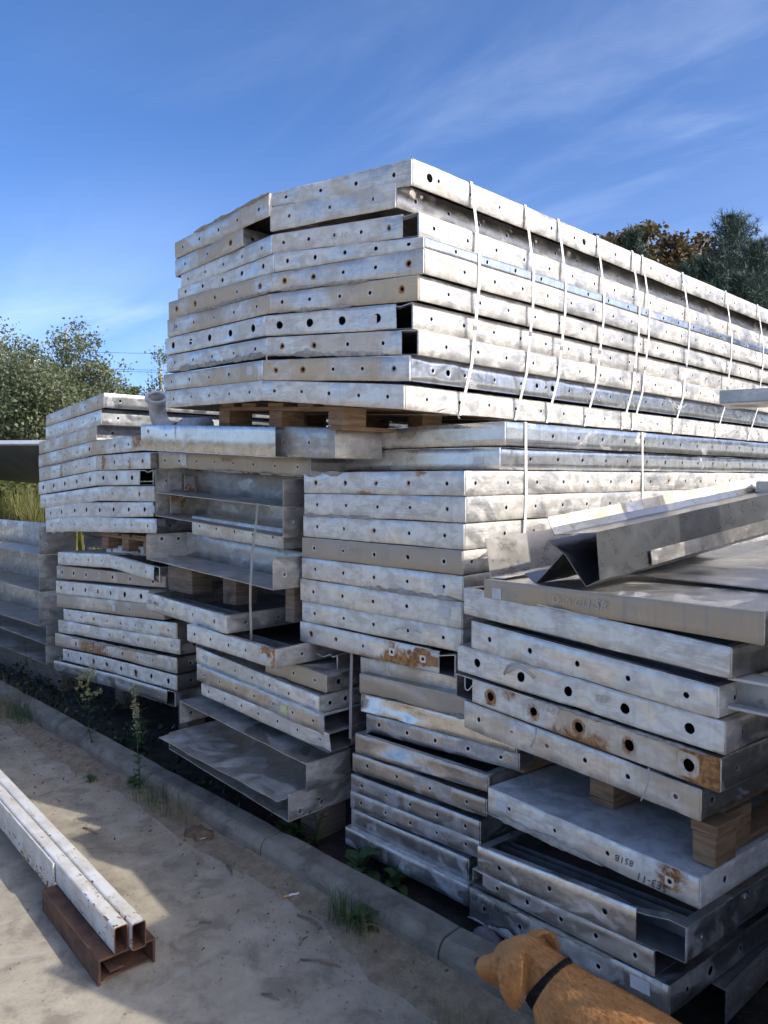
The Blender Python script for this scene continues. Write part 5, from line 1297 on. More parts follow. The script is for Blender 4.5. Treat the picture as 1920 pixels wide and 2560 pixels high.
r2 = rusty_channel((-6.2, 1.47, .0), brz, .5, 'far rusty steel channel carrying the other end of the tubes')

# ------------------------------------------------------------------ trees, plants
NR = np.random.default_rng(11)
def leaf_mesh(name, C, size, mat, parent, long=1.5, normal_up=.3, tint=None):
    """one mesh of many small four-cornered leaves at the points C"""
    n = len(C)
    a = NR.normal(size=(n, 3)); a /= np.linalg.norm(a, axis=1)[:, None]
    b = NR.normal(size=(n, 3)); b[:, 2] += normal_up; b -= (b * a).sum(1)[:, None] * a; b /= np.linalg.norm(b, axis=1)[:, None]
    s = size * NR.uniform(.6, 1.3, n)[:, None]
    nrm = np.cross(a, b)
    v = np.stack([C - a * s * long * .5, C + b * s * .5 + nrm * s * .12, C + a * s * long * .5, C - b * s * .5 + nrm * s * .12], 1).reshape(-1, 3)
    me = bpy.data.meshes.new(name)
    me.vertices.add(4 * n); me.vertices.foreach_set('co', v.astype(np.float32).ravel())
    me.loops.add(4 * n); me.loops.foreach_set('vertex_index', np.arange(4 * n, dtype=np.int32))
    me.polygons.add(n); me.polygons.foreach_set('loop_start', np.arange(0, 4 * n, 4, dtype=np.int32))
    at = me.attributes.new('tint', 'FLOAT', 'POINT')
    t = NR.uniform(0, 1, n) if tint is None else tint
    at.data.foreach_set('value', np.repeat(t, 4).astype(np.float32))
    me.update(calc_edges=True); me.materials.append(mat)
    return link(bpy.data.objects.new(name, me), parent)
def needle_mesh(name, P, D, L, w, mat, parent, per=16):
    n = len(P) * per
    P = np.repeat(P, per, 0); D = np.repeat(D, per, 0)
    d = D * .55 + NR.normal(size=(n, 3)) * .55; d /= np.linalg.norm(d, axis=1)[:, None]
    P = P + D * NR.uniform(-.12, .12, n)[:, None]
    s = np.cross(d, NR.normal(size=(n, 3))); s /= np.linalg.norm(s, axis=1)[:, None]
    l = L * NR.uniform(.7, 1.15, n)[:, None]
    v = np.stack([P - s * w, P + s * w, P + d * l + s * w * .35, P + d * l - s * w * .35], 1).reshape(-1, 3)
    me = bpy.data.meshes.new(name)
    me.vertices.add(4 * n); me.vertices.foreach_set('co', v.astype(np.float32).ravel())
    me.loops.add(4 * n); me.loops.foreach_set('vertex_index', np.arange(4 * n, dtype=np.int32))
    me.polygons.add(n); me.polygons.foreach_set('loop_start', np.arange(0, 4 * n, 4, dtype=np.int32))
    at = me.attributes.new('tint', 'FLOAT', 'POINT'); at.data.foreach_set('value', np.repeat(NR.uniform(0, 1, n), 4).astype(np.float32))
    me.update(calc_edges=True); me.materials.append(mat)
    return link(bpy.data.objects.new(name, me), parent)
def broadleaf(name, base, blobs, n, leaf, mat, bark, label, cat='tree', clump=.32, r0=.13, group=None, per=55, drop=0.0):
    """blobs: (dx, dy, z, rx, ry, rz) crown masses relative to the base"""
    r = empty(name, base); tag(r, label, cat, group)
    top = max(b[2] for b in blobs)
    bm = bmesh.new()
    tr = [Vector((.12 * nz(z * .5, base[0]), .12 * nz(z * .5, base[1], 4), z)) for z in np.linspace(-.3, top, 9)]
    tube_bm(bm, tr, [r0 * (1 - .85 * i / 8) for i in range(9)], 8)
    mesh_from_bm('trunk', bm, bark, r)
    tw = sum(b[3] * b[4] * b[5] for b in blobs) ** 1
    pts = []; bm = bmesh.new()
    for b in blobs:
        k = max(4, int(n * (b[3] * b[4] * b[5]) / tw / per))
        c0 = Vector(b[:3])
        # limb from the trunk into the mass
        zt = max(.4, b[2] - b[5] * .9 - math.hypot(b[0], b[1]) * .5); i = min(8, max(0, int((zt + .3) / (top + .3) * 8)))
        p = tr[i]; tube_bm(bm, [p, p.lerp(c0, .5) + Vector((0, 0, .1)), c0 + Vector((0, 0, b[5] * .5))], [r0 * .45, r0 * .25, .012], 6)
        for q in range(k):
            u = NR.normal(size=3); u /= np.linalg.norm(u)
            rad = NR.uniform(.35, 1.0) ** .5
            c = np.array(b[:3]) + u * rad * np.array(b[3:6]) * (1 + .22 * nz(u[0] * 2 + base[0], u[1] * 2, u[2] * 2))
            if q % 3 == 0:
                tube_bm(bm, [c0.lerp(Vector(c), .25), c0.lerp(Vector(c), .65) + Vector((0, 0, .05)), Vector(c)], [.018, .012, .004], 4, False)
            m = int(per * NR.uniform(.6, 1.4))
            w = NR.normal(size=(m, 3)) * np.array([clump, clump, clump * .7])
            if drop: w[:, 2] -= np.abs(NR.normal(size=m)) * drop
            pts.append(c + w)
    mesh_from_bm('limbs', bm, bark, r)
    P = np.concatenate(pts)
    leaf_mesh('crown', P, leaf, mat, r)
    return r
def at(px, depth):
    """ground point at a bearing (pixel column in the 1920-wide photograph) and distance along the view axis"""
    q = (px - 960) / 1923.5 * depth
    return (q * .7046 - depth * .7096, q * .7096 + depth * .7046)
def zat(py, depth): return 1.78 + (1192 - py) / 1923.5 * depth
# birches on the left
x, y = at(174, 20)
broadleaf('birch_tree', (x, y, 0), [(0, 0, zat(830, 20) - .1, .42, .42, .55), (.2, .2, zat(900, 20), .75, .7, .7), (-.3, -.1, zat(960, 20), 1.0, .9, .8), (.55, .8, zat(945, 20), .55, .55, .45), (.75, 1.0, zat(1000, 20), .5, .5, .6), (0, 0, zat(1040, 20), 1.5, 1.3, .8), (.1, .2, 1.6, 1.6, 1.4, .9)],
          26000, .058, M['birch'], M['birchbark'], 'tall birch with a pointed crown behind the left stack', group='birches on the left', clump=.17, drop=.10)
x, y = at(8, 19)
broadleaf('birch_tree', (x, y, 0), [(0, 0, zat(850, 19), .4, .4, .55), (-.2, -.1, zat(930, 19), .8, .8, .8), (.4, .35, zat(960, 19), .7, .7, .6), (0, 0, zat(1030, 19), 1.4, 1.2, .9), (.2, .2, 1.5, 1.5, 1.3, .9)],
          24000, .058, M['birch'], M['birchbark'], 'birch cut by the left edge of the picture', group='birches on the left', clump=.18, drop=.10)
x, y = at(80, 17.5)
broadleaf('birch_tree', (x, y, 0), [(0, 0, zat(905, 17.5), .55, .55, .5), (.3, .2, zat(975, 17.5), .9, .8, .6), (-.2, 0, zat(1050, 17.5), 1.1, 1.0, .7), (.2, .2, 1.3, 1.2, 1.1, .8)],
          22000, .056, M['birch'], M['birchbark'], 'lower bushy birch between the two taller ones at left', group='birches on the left', clump=.16, drop=.08)
x, y = at(235, 21)
broadleaf('birch_tree', (x, y, 0), [(0, 0, zat(935, 21), .45, .45, .35), (.1, .1, zat(1000, 21), .7, .7, .5), (0, 0, 1.8, 1.1, 1.0, 1.0)],
          11000, .06, M['birch'], M['birchbark'], 'small birch just above the top of the left stack', group='birches on the left', clump=.17, drop=.12)
x, y = at(404, 24)
broadleaf('birch_tree', (x, y, 0), [(0, 0, zat(920, 24), .22, .22, .5), (.0, .0, zat(985, 24), .55, .5, .55), (0, 0, 2.6, 1.0, 1.0, 1.0)],
          10000, .06, M['birch'], M['birchbark'], 'slim birch seen between the left stack and the strapped stack', group='birches on the left', clump=.17, drop=.1)
for px, py in ((300, 968), (327, 966)):
    x, y = at(px, 45)
    broadleaf('far_tree', (x, y, 0), [(0, 0, zat(py, 45) - .4, .5, .5, .4), (0, 0, zat(py, 45) - 1.5, .9, .9, .9)], 1500, .14, M['willow'], M['bark'], 'tiny far tree top between the birches, %s one' % ('left' if px < 310 else 'right'), group='far tree tops', clump=.2)
# rank bushes and grass on the bank
for i, (px, d) in enumerate(((20, 15.6), (62, 15.3), (95, 15.6), (-30, 15.6))):
    x, y = at(px, d)
    broadleaf('bush', (x, y, ground_z(x, y)), [(0, 0, .6, .55, .55, .6), (.15, .1, 1.1, .45, .45, .4)], 5200, .06, M['fieldgrass' if i in (0, 3) else 'willow'], M['bark'],
              ('pale yellow bush under the dark tub, left', 'yellow green bush under the dark tub, middle', 'green bush right under the tub beside the left stack', 'pale bush beyond the left edge')[i], 'bush', clump=.16, r0=.03, group='bushes on the bank')
def blades(name, region, n, hgt, w, mat, label, kind='stuff', lean=.35, parent=None, cat=None, zf=lambda x, y: 0.0):
    x = NR.uniform(region[0], region[1], n); y = NR.uniform(region[2], region[3], n)
    h = hgt * NR.uniform(.45, 1.1, n); a = NR.uniform(0, 6.283, n); l = NR.uniform(.1, 1, n) * lean * h
    dx, dy = np.cos(a), np.sin(a)
    z = np.array([zf(p, q) for p, q in zip(x, y)])
    base = np.stack([x, y, z], 1); side = np.stack([-dy, dx, 0 * dx], 1) * w
    mid = base + np.stack([dx * l * .35, dy * l * .35, h * .6], 1); tip = base + np.stack([dx * l, dy * l, h * (1 - .2 * lean)], 1)
    v = np.stack([base - side, base + side, mid + side * .7, mid - side * .7, tip], 1).reshape(-1, 3)
    idx = np.arange(n) * 5
    faces = np.stack([idx, idx + 1, idx + 2, idx + 3], 1).tolist() + np.stack([idx + 3, idx + 2, idx + 4], 1).tolist()
    me = bpy.data.meshes.new(name); me.from_pydata(v.tolist(), [], faces)
    at_ = me.attributes.new('tint', 'FLOAT', 'POINT'); at_.data.foreach_set('value', np.repeat(NR.uniform(0, 1, n), 5).astype(np.float32))
    me.materials.append(mat)
    o = link(bpy.data.objects.new(name, me), parent)
    return tag(o, label, cat or 'grass', None, kind) if parent is None else o
x, y = at(40, 15.2)
blades('tall_grass', (x - 1.8, x + 1.8, y - .4, y + 2.2), 15000, 1.45, .010, M['fieldgrass'], 'tall sunlit grass on the bank at the far left', zf=lambda p, q: ground_z(p, q))
# trees at the right
x, y = at(1640, 22)
broadleaf('chestnut_tree', (x, y, 0), [(-.9, -.9, zat(635, 22), .8, .8, .55), (-.2, -.2, zat(620, 22), .9, .9, .55), (.5, .5, zat(640, 22), .7, .7, .6), (.95, .95, zat(625, 22), .45, .45, .5), (-.5, -.5, zat(720, 22), 1.3, 1.3, .8), (.8, .8, zat(720, 22), 1.1, 1.1, .9), (0, 0, zat(830, 22), 2.0, 2.0, 1.0)],
          24000, .10, M['chestnut'], M['bark'], 'browning chestnut crown rising behind the long sunny side', clump=.14, r0=.22, per=60)
def pine(base, H, spread, label, seed, n_wh=17):
    R = np.random.default_rng(seed); r = empty('pine_tree', base); tag(r, label, 'tree', 'pines at the right')
    bm = bmesh.new(); tube_bm(bm, [(0, 0, -.3), (.02, 0, H * .5), (0, 0, H - .12)], [.16, .09, .016], 8); mesh_from_bm('trunk', bm, M['bark'], r)
    bm = bmesh.new(); P = []; D = []
    for w in range(n_wh):
        f = w / (n_wh - 1); z = H * (.42 + .56 * f ** .85)
        ln = spread * (1 - f) ** .75 * R.uniform(.8, 1.15) + .16
        for k in range(6):
            a = 6.283 * (k + R.uniform(-.3, .3)) / 6 + w; l = ln * R.uniform(.65, 1.15)
            rise = .25 + .75 * f
            p0 = Vector((0, 0, z)); p1 = Vector((math.cos(a) * l * .6, math.sin(a) * l * .6, z + l * rise * .35)); p2 = Vector((math.cos(a) * l, math.sin(a) * l, z + l * rise * .95))
            tube_bm(bm, [p0, p1, p2], [.022 * (1.2 - f), .014 * (1.2 - f), .005], 4, False)
            m = max(3, int(l / .11))
            for q in range(m):
                t = .25 + .75 * q / m; c = (p0 * (1 - t) ** 2 + p1 * 2 * t * (1 - t) + p2 * t * t)
                d = (p2 - p1).normalized()
                for s in range(2):
                    off = Vector((R.normal() * .09, R.normal() * .09, R.normal() * .05)) * min(1, l * 1.6)
                    P.append(c + off); D.append((d + Vector((R.normal() * .4, R.normal() * .4, .3))).normalized())
            P.append(p2); D.append((p2 - p1).normalized())
    for q in range(4): P.append(Vector((0, 0, H - .3 + .09 * q))); D.append(Vector((0, 0, 1)))
    mesh_from_bm('limbs', bm, M['bark'], r)
    needle_mesh('crown', np.array([tuple(p) for p in P]), np.array([tuple(d) for d in D]), .17, .0075, M['pine'], r, 18)
    return r
for px, py, d, sp, lb, sd_ in ((1813, 555, 20, 1.7, 'tall pine with a clear leading shoot', 3), (1878, 622, 18.5, 1.35, 'pine to the right of the tallest one', 5), (1925, 615, 21, 1.5, 'pine at the right edge of the picture', 7), (1572, 595, 20, .55, 'thin pine top in front of the browning chestnut', 8), (1745, 660, 19.5, 1.5, 'lower pine between the chestnut and the tallest pine', 9), (1985, 600, 20, 1.6, 'pine beyond the right edge', 15), (1830, 705, 17, 1.8, 'broad low pine in front of the tallest', 21)):
    x, y = at(px, d); pine((x, y, 0), zat(py, d), sp, lb, sd_)
# the same belt of pines goes on to the right, outside the picture
pines_ = [o for o in COL.objects if o.name.startswith('pine_tree')]
for i, (x, y, k) in enumerate(((3.5, 21, .8), (7, 19.5, .75), (10.5, 17.5, .85), (13.5, 15, .8), (15.5, 12, .75), (5.5, 23, .9), (12, 19, .9))):
    c = copy_tree(pines_[i % 2]); c.location = (x, y, 0); c.scale = (k * 1.5, k * 1.5, k); c.rotation_euler = (0, 0, i * 1.3)
    c['label'] = 'pine of the belt running on past the right edge of the picture'
# overhead wires
for i, (xa, ya, xb, yb) in enumerate(((-200, 868, 1100, 884), (-200, 908, 1100, 926), (-200, 912, 1100, 932))):
    d = 42; a = Vector((*at(xa, d), zat(ya, d))); b = Vector((*at(xb, d), zat(yb, d)))
    bm = bmesh.new(); pts_ = [a.lerp(b, k / 16) - a + Vector((0, 0, -.25 * 4 * (k / 16) * (1 - k / 16))) for k in range(17)]
    tube_bm(bm, pts_, .011, 5); o = mesh_from_bm('power_line', bm, M['wire']); o.location = a
    tag(o, ('upper overhead wire above the left stack', 'upper wire of the lower pair', 'lower wire of the lower pair')[i], 'wire', 'overhead wires')

# ------------------------------------------------------------------ weeds along the kerb
LEAF_ME = {}
def leaf_shape(L, w, kind):
    k = (round(L, 3), round(w, 3), kind)
    if k not in LEAF_ME:
        vs = []; fs = []; n = 5
        for i in range(n + 1):
            t = i / n; ww = w * math.sin(math.pi * min(1, t * .92 + .08)) ** .8 * (1 if i < n else .05)
            z = .22 * L * math.sin(t * 2.2) - .28 * L * t * t
            vs += [(t * L, -ww, z + ww * .3), (t * L, 0, z), (t * L, ww, z + ww * .3)]
        for i in range(n):
            for j in range(2): a = i * 3 + j; fs.append((a, a + 3, a + 4, a + 1))
        me = bpy.data.meshes.new('leaf'); me.from_pydata(vs, [], fs); me.materials.append(M['weed'])
        at_ = me.attributes.new('tint', 'FLOAT', 'POINT'); at_.data.foreach_set('value', [.5 + .5 * nz(i * .37, L * 50) for i in range(len(vs))])
        me.polygons.foreach_set('use_smooth', [True] * len(me.polygons)); LEAF_ME[k] = me
    return LEAF_ME[k]
def weed(base, H, lean, n, L, w, label, seed, heads=None, spire=None, bushy=0):
    R = random.Random(seed); r = empty('weed_plant', base); tag(r, label, 'plant', 'weeds along the kerb')
    stem = [Vector((lean[0] * t * t * H, lean[1] * t * t * H, H * t)) + Vector((.012 * nz(t * 4, seed), .012 * nz(t * 4, seed, 5), 0)) for t in np.linspace(0, 1, 9)]
    bm = bmesh.new(); tube_bm(bm, stem, [.0035 - .0022 * i / 8 for i in range(9)], 6)
    if heads:
        for q in range(heads):
            t = R.uniform(.55, .95); i = int(t * 8); a = R.uniform(0, 6.28); l = R.uniform(.04, .10)
            tube_bm(bm, [stem[i], stem[i] + Vector((math.cos(a) * l * .6, math.sin(a) * l * .6, l * .5)), stem[i] + Vector((math.cos(a) * l, math.sin(a) * l, l * 1.3))], .0012, 4)
    mesh_from_bm('stem', bm, M['weed'], r)
    for q in range(n):
        t = R.uniform(.04, .9 if not bushy else .5); i = min(7, int(t * 8)); p = stem[i].lerp(stem[i + 1], t * 8 - i)
        k = (1.15 - .7 * t) * R.choice((.8, 1.0, 1.2))
        o = link(bpy.data.objects.new('leaf', leaf_shape(L, w, 0)), r)
        o.location = p; o.scale = (k, k, k); o.rotation_euler = (R.uniform(-.3, .3), -R.uniform(-.1, .7), R.uniform(0, 6.28))
    if heads:
        pts_ = []
        R2 = np.random.default_rng(seed)
        for q in range(heads * 3):
            t = R2.uniform(.62, 1.02); p = stem[min(8, int(t * 8))]
            a = R2.uniform(0, 6.28); l = R2.uniform(.01, .10) * (1.25 - t * .6)
            c = np.array([p.x + math.cos(a) * l, p.y + math.sin(a) * l, H * t + l * .7])
            pts_.append(c + R2.normal(size=(14, 3)) * .006)
        leaf_mesh('flower_buds', np.concatenate(pts_), .010, M['yellowflower'], r, 1.1)['kind'] = 'stuff'
    if spire:
        pts_ = []; R2 = np.random.default_rng(seed)
        for q in range(46):
            t = R2.uniform(1 - spire, 1.0); i = min(7, int(t * 8)); p = stem[i].lerp(stem[i + 1], t * 8 - i)
            pts_.append(np.array(p) + R2.normal(size=(9, 3)) * .008 * (1.5 - t * .6))
        leaf_mesh('flower_spike', np.concatenate(pts_), .011, M['seed'], r, 1.3)['kind'] = 'stuff'
    return r
weed((-4.72, 2.065, .03), .52, (-.02, -.02), 20, .06, .007, 'tall weed with clustered yellowish buds growing at the kerb', 3, heads=13)
weed((-3.985, 2.02, .03), .52, (-.42, .16), 24, .05, .011, 'weed with a pale drooping flower spike leaning over the kerb', 5, spire=.42)
weed((-4.0, 2.0, .03), .14, (.1, -.1), 22, .05, .013, 'low leafy rosette at the foot of the spiked weed', 9, bushy=1)
weed((-2.76, 2.29, .01), .56, (-.10, -.05), 44, .075, .006, 'slender feathery weed in front of the lowest big channel', 12)
weed((-2.95, 2.27, .01), .12, (.1, 0), 10, .10, .026, 'broad leafed weed in the shade beside the feathery weed', 13, bushy=1)
weed((-2.42, 2.26, .01), .14, (-.1, -.1), 12, .13, .034, 'broad leafed dock plant against the back of the kerb', 17, bushy=1)
weed((-2.25, 2.30, .01), .12, (.1, .1), 14, .07, .018, 'small leafy weed between the dock plant and the blue grey panel', 18, bushy=1)
weed((-4.33, 1.885, .0), .07, (-.3, .1), 16, .05, .006, 'grassy weed rooted in the paving joint', 19, bushy=1)
weed((-2.13, 1.985, .02), .12, (.2, -.2), 16, .075, .010, 'green leafy tuft growing at the foot of the kerb', 23, bushy=1)
weed((-3.7, 2.55, .0), .30, (-.2, -.2), 20, .08, .020, 'dark weed under the edge of the big channels', 29)
weed((-4.6, 2.35, .0), .32, (.2, -.1), 22, .08, .016, 'dark weed in the shade below the left stack', 31)
weed((-6.4, 2.3, .0), .5, (.1, -.1), 14, .08, .008, 'thin tall weed below the far left channels', 37)
def tuft(x, y, n, h, label, mat='drygrass', w=.0016, sp=.06, z=.02, lean=.8):
    r = empty('grass_tuft', (x, y, z)); tag(r, label, 'grass tuft', 'grass tufts along the kerb')
    o = blades('grass_blades', (-sp, sp, -sp * .5, sp * .3), n, h, w, M[mat], None, None, lean, parent=r); o['kind'] = 'stuff'
    return r
tuft(-6.1, 2.03, 190, .26, 'dry yellow grass tuft at the left edge of the picture', sp=.28)
tuft(-5.75, 2.03, 120, .2, 'green grass tuft beside the yellow one at left', 'weed', sp=.15)
tuft(-6.7, 2.02, 120, .24, 'dry grass further left along the kerb', sp=.25)
tuft(-3.72, 2.0, 90, .17, 'wispy grass at the kerb left of the earth clod', 'weed', sp=.16, w=.0013)
tuft(-3.45, 2.0, 70, .2, 'thin dry grass stalks near the earth clod', sp=.12, w=.001)
tuft(-2.19, 1.985, 110, .15, 'green grass tuft at the foot of the kerb near the cigarette end', 'weed', sp=.09)
tuft(-2.05, 1.97, 50, .13, 'dry stalks right of the green tuft by the kerb', sp=.1, w=.001)
tuft(-1.47, 1.86, 120, .16, 'thin dry grass below the dog muzzle', sp=.16, w=.001, z=.0)
tuft(-1.25, 1.72, 60, .1, 'sparse dry grass under the dog', sp=.14, w=.001, z=.0)
tuft(-1.1, 2.08, 60, .08, 'dark moss green grass below the circled 4 panel', 'weed', sp=.14, w=.002, z=.09)
# shaded ground cover on the soil strip
n_ = 3800
px_ = -9 + 7.6 * NR.uniform(0, 1, n_) ** .9; py_ = 2.2 + .9 * NR.uniform(0, 1, n_) ** 1.3
keep = np.array([nz(a * 1.3, b * 2.2, 3) > -.12 for a, b in zip(px_, py_)]) & ((px_ < -3.2) | (NR.uniform(0, 1, n_) < .12)) & (px_ < -2.3)
P_ = np.stack([px_, py_, .02 + np.abs(NR.normal(size=n_)) * .05], 1)[keep]
gc = leaf_mesh('ground_cover', P_, .022, M['undergrowth'], None, 2.0, 1.2); tag(gc, 'dark low weeds covering the soil under the stacks', 'ground cover', None, 'stuff')

# ------------------------------------------------------------------ litter on the yard
def scrap(name, loc, s_, rz, mat, label, cat, bend=.2):
    bm = bmesh.new(); n = 6; rows = []
    for i in range(n + 1):
        t = i / n - .5; w = s_[1] * (1 - (2 * t) ** 2 * .6) * (.85 + .3 * rnd.random()); z = bend * s_[0] * (t * t) * 2 + .002 + .002 * rnd.random()
        rows.append([bm.verts.new((t * s_[0], -w / 2, z + bend * w * .3)), bm.verts.new((t * s_[0], 0, z)), bm.verts.new((t * s_[0], w / 2, z + bend * w * .4))])
    for a, b in zip(rows, rows[1:]):
        for j in range(2): bm.faces.new((a[j], b[j], b[j + 1], a[j + 1]))
    bm.normal_update(); bmesh.ops.solidify(bm, geom=bm.faces[:], thickness=s_[2])
    o = mesh_from_bm(name, bm, mat); o.location = loc; o.rotation_euler = (0, 0, rz); return tag(o, label, cat)
cb = empty('cigarette_end', (-2.53, 1.945, .012), math.radians(66)); tag(cb, 'crumpled cigarette end with an orange filter by the kerb', 'cigarette end')
bm = bmesh.new(); tube_bm(bm, [(.0, 0, .004), (.018, .002, .006), (.034, .0, .004), (.046, .004, .006)], [.0042, .0046, .004, .005], 10); mesh_from_bm('paper_tube', bm, M['paper'], cb)
bm = bmesh.new(); tube_bm(bm, [(-.022, 0, .004), (.001, 0, .004)], .0046, 10); mesh_from_bm('filter', bm, M['filter'], cb)
scrap('paper_scrap', (-3.245, 1.96, .012), (.05, .02, .001), .5, M['paper'], 'small pale paper scrap beside the earth clod', 'paper scrap')
scrap('paper_scrap', (-1.215, 1.42, .002), (.03, .012, .001), 1.9, M['paper'], 'tiny white paper scrap under the dog collar', 'paper scrap')
# dry clod of earth and roots
bm = bmesh.new(); bmesh.ops.create_icosphere(bm, subdivisions=3, radius=.05)
for v in bm.verts:
    k = 1 + .5 * noise.noise(v.co * 40) + .25 * noise.noise(v.co * 90); v.co = Vector((v.co.x * 1.7 * k, v.co.y * k, max(-.01, v.co.z * .55 * k)))
o = mesh_from_bm('earth_clod', bm, M['litter']); o.location = (-3.30, 1.985, .012); tag(o, 'dark clod of earth and dead roots by the kerb', 'earth clod')
bm = bmesh.new(); bmesh.ops.create_icosphere(bm, subdivisions=3, radius=.06)
for v in bm.verts:
    k = 1 + .25 * noise.noise(v.co * 14); v.co = Vector((v.co.x * 1.1 * k, v.co.y * .8 * k, v.co.z * .75 * k))
o = mesh_from_bm('stone', bm, M['stone'], ang=.5); o.location = (-1.725, 2.255, .04); tag(o, 'mauve stone on the soil between the kerb and the circled 4 panel', 'stone')
for i, (x, y, l, a) in enumerate(((-2.10, 1.76, .16, .55), (-2.33, 1.90, .15, .1), (-2.62, 1.60, .05, .9), (-2.08, 1.52, .07, .4), (-3.72, 1.62, .12, .2), (-2.9, 1.9, .1, -.3), (-2.25, 1.80, .06, 2.0))):
    bm = bmesh.new(); tube_bm(bm, [(-l / 2, 0, .005), (0, l * .05, .011), (l / 2, -l * .03, .004)], [.0035, .0042, .002], 6)
    o = mesh_from_bm('twig', bm, M['woodgrey']); o.location = (x, y, .003); o.rotation_euler = (0, 0, a)
    tag(o, ('pale wood splinter below the cigarette end', 'long splinter at the kerb right of the cigarette end', 'short twig on the open yard', 'twig near the end of the rusty channel', 'twig near the paving joint', 'twig in the sand by the earth clod', 'short twig in the sand by the green tuft')[i], 'twig', 'twigs on the yard')
n_ = 170
lx = NR.uniform(-6.5, -.6, n_); ly = 2.03 - np.abs(NR.normal(size=n_)) * .33
lf = leaf_mesh('leaf_litter', np.stack([lx, ly, .012 + .02 * np.exp(-(2.04 - ly) * 8) + NR.uniform(0, .006, n_)], 1), .011, M['litter'], None, 1.7, 3.0); tag(lf, 'crumbled dead leaves scattered along the kerb', 'leaf litter', None, 'stuff')
# grit
n_ = 5200
gx = NR.uniform(-6.5, -.4, n_); gy = np.where(NR.uniform(0, 1, n_) < .65, 2.04 - np.abs(NR.normal(size=n_)) * .28, NR.uniform(.6, 2.0, n_))
vs = []; fs = []
for i in range(n_):
    s_ = .0012 + .0035 * NR.uniform() ** 3; z = .004 + .03 * math.exp(-(2.05 - gy[i]) * 16); a = NR.uniform(0, 6.28); k = len(vs)
    for q in range(4): vs.append((gx[i] + s_ * math.cos(a + q * 1.57) * (1 + .3 * (q % 2)), gy[i] + s_ * math.sin(a + q * 1.57), z))
    vs.append((gx[i], gy[i], z + s_ * 1.1))
    for q in range(4): fs.append((k + q, k + (q + 1) % 4, k + 4))
gr = obj('grit', vs, fs, M['sand']); tag(gr, 'grit and crumbs scattered along the foot of the kerb', 'grit', None, 'stuff')

# ------------------------------------------------------------------ the dog
def fur():
    g = G('red_gold_fur'); tc = g.n('TexCoord'); v = tc.outputs['Object']
    a = g.noise(v, 5, 4); st = g.noise(g.mapping(v, (28, 110, 110)), 1.0, 4, .7)
    col = g.mix(g.rng(a, .3, .7), (.33, .142, .040), (.45, .213, .067))
    col = g.mix(g.math('MULTIPLY', g.rng(st, .4, .7), .5), col, (.52, .28, .105))
    nb = g.bump(st, .45, .004); nb = g.bump(g.noise(g.mapping(v, (60, 260, 260)), 1, 3), .4, .002, nb)
    g.done(col, .62, 0, nb, .3)
    g.b.inputs['Sheen Weight'].default_value = .12; g.b.inputs['Sheen Tint'].default_value = (1, .75, .45, 1)
    return g.m
M['fur'] = fur()
M['nose'] = flat('dark_nose', (.09, .04, .03), .4)
M['collar'] = simple('black_webbing', (.006, .006, .006), (.013, .013, .013), 60, .95, 0, .5, .002); M['collar'].node_tree.nodes['Principled BSDF'].inputs['Specular IOR Level'].default_value = .1
M['eye'] = flat('brown_eye', (.03, .015, .008), .1)
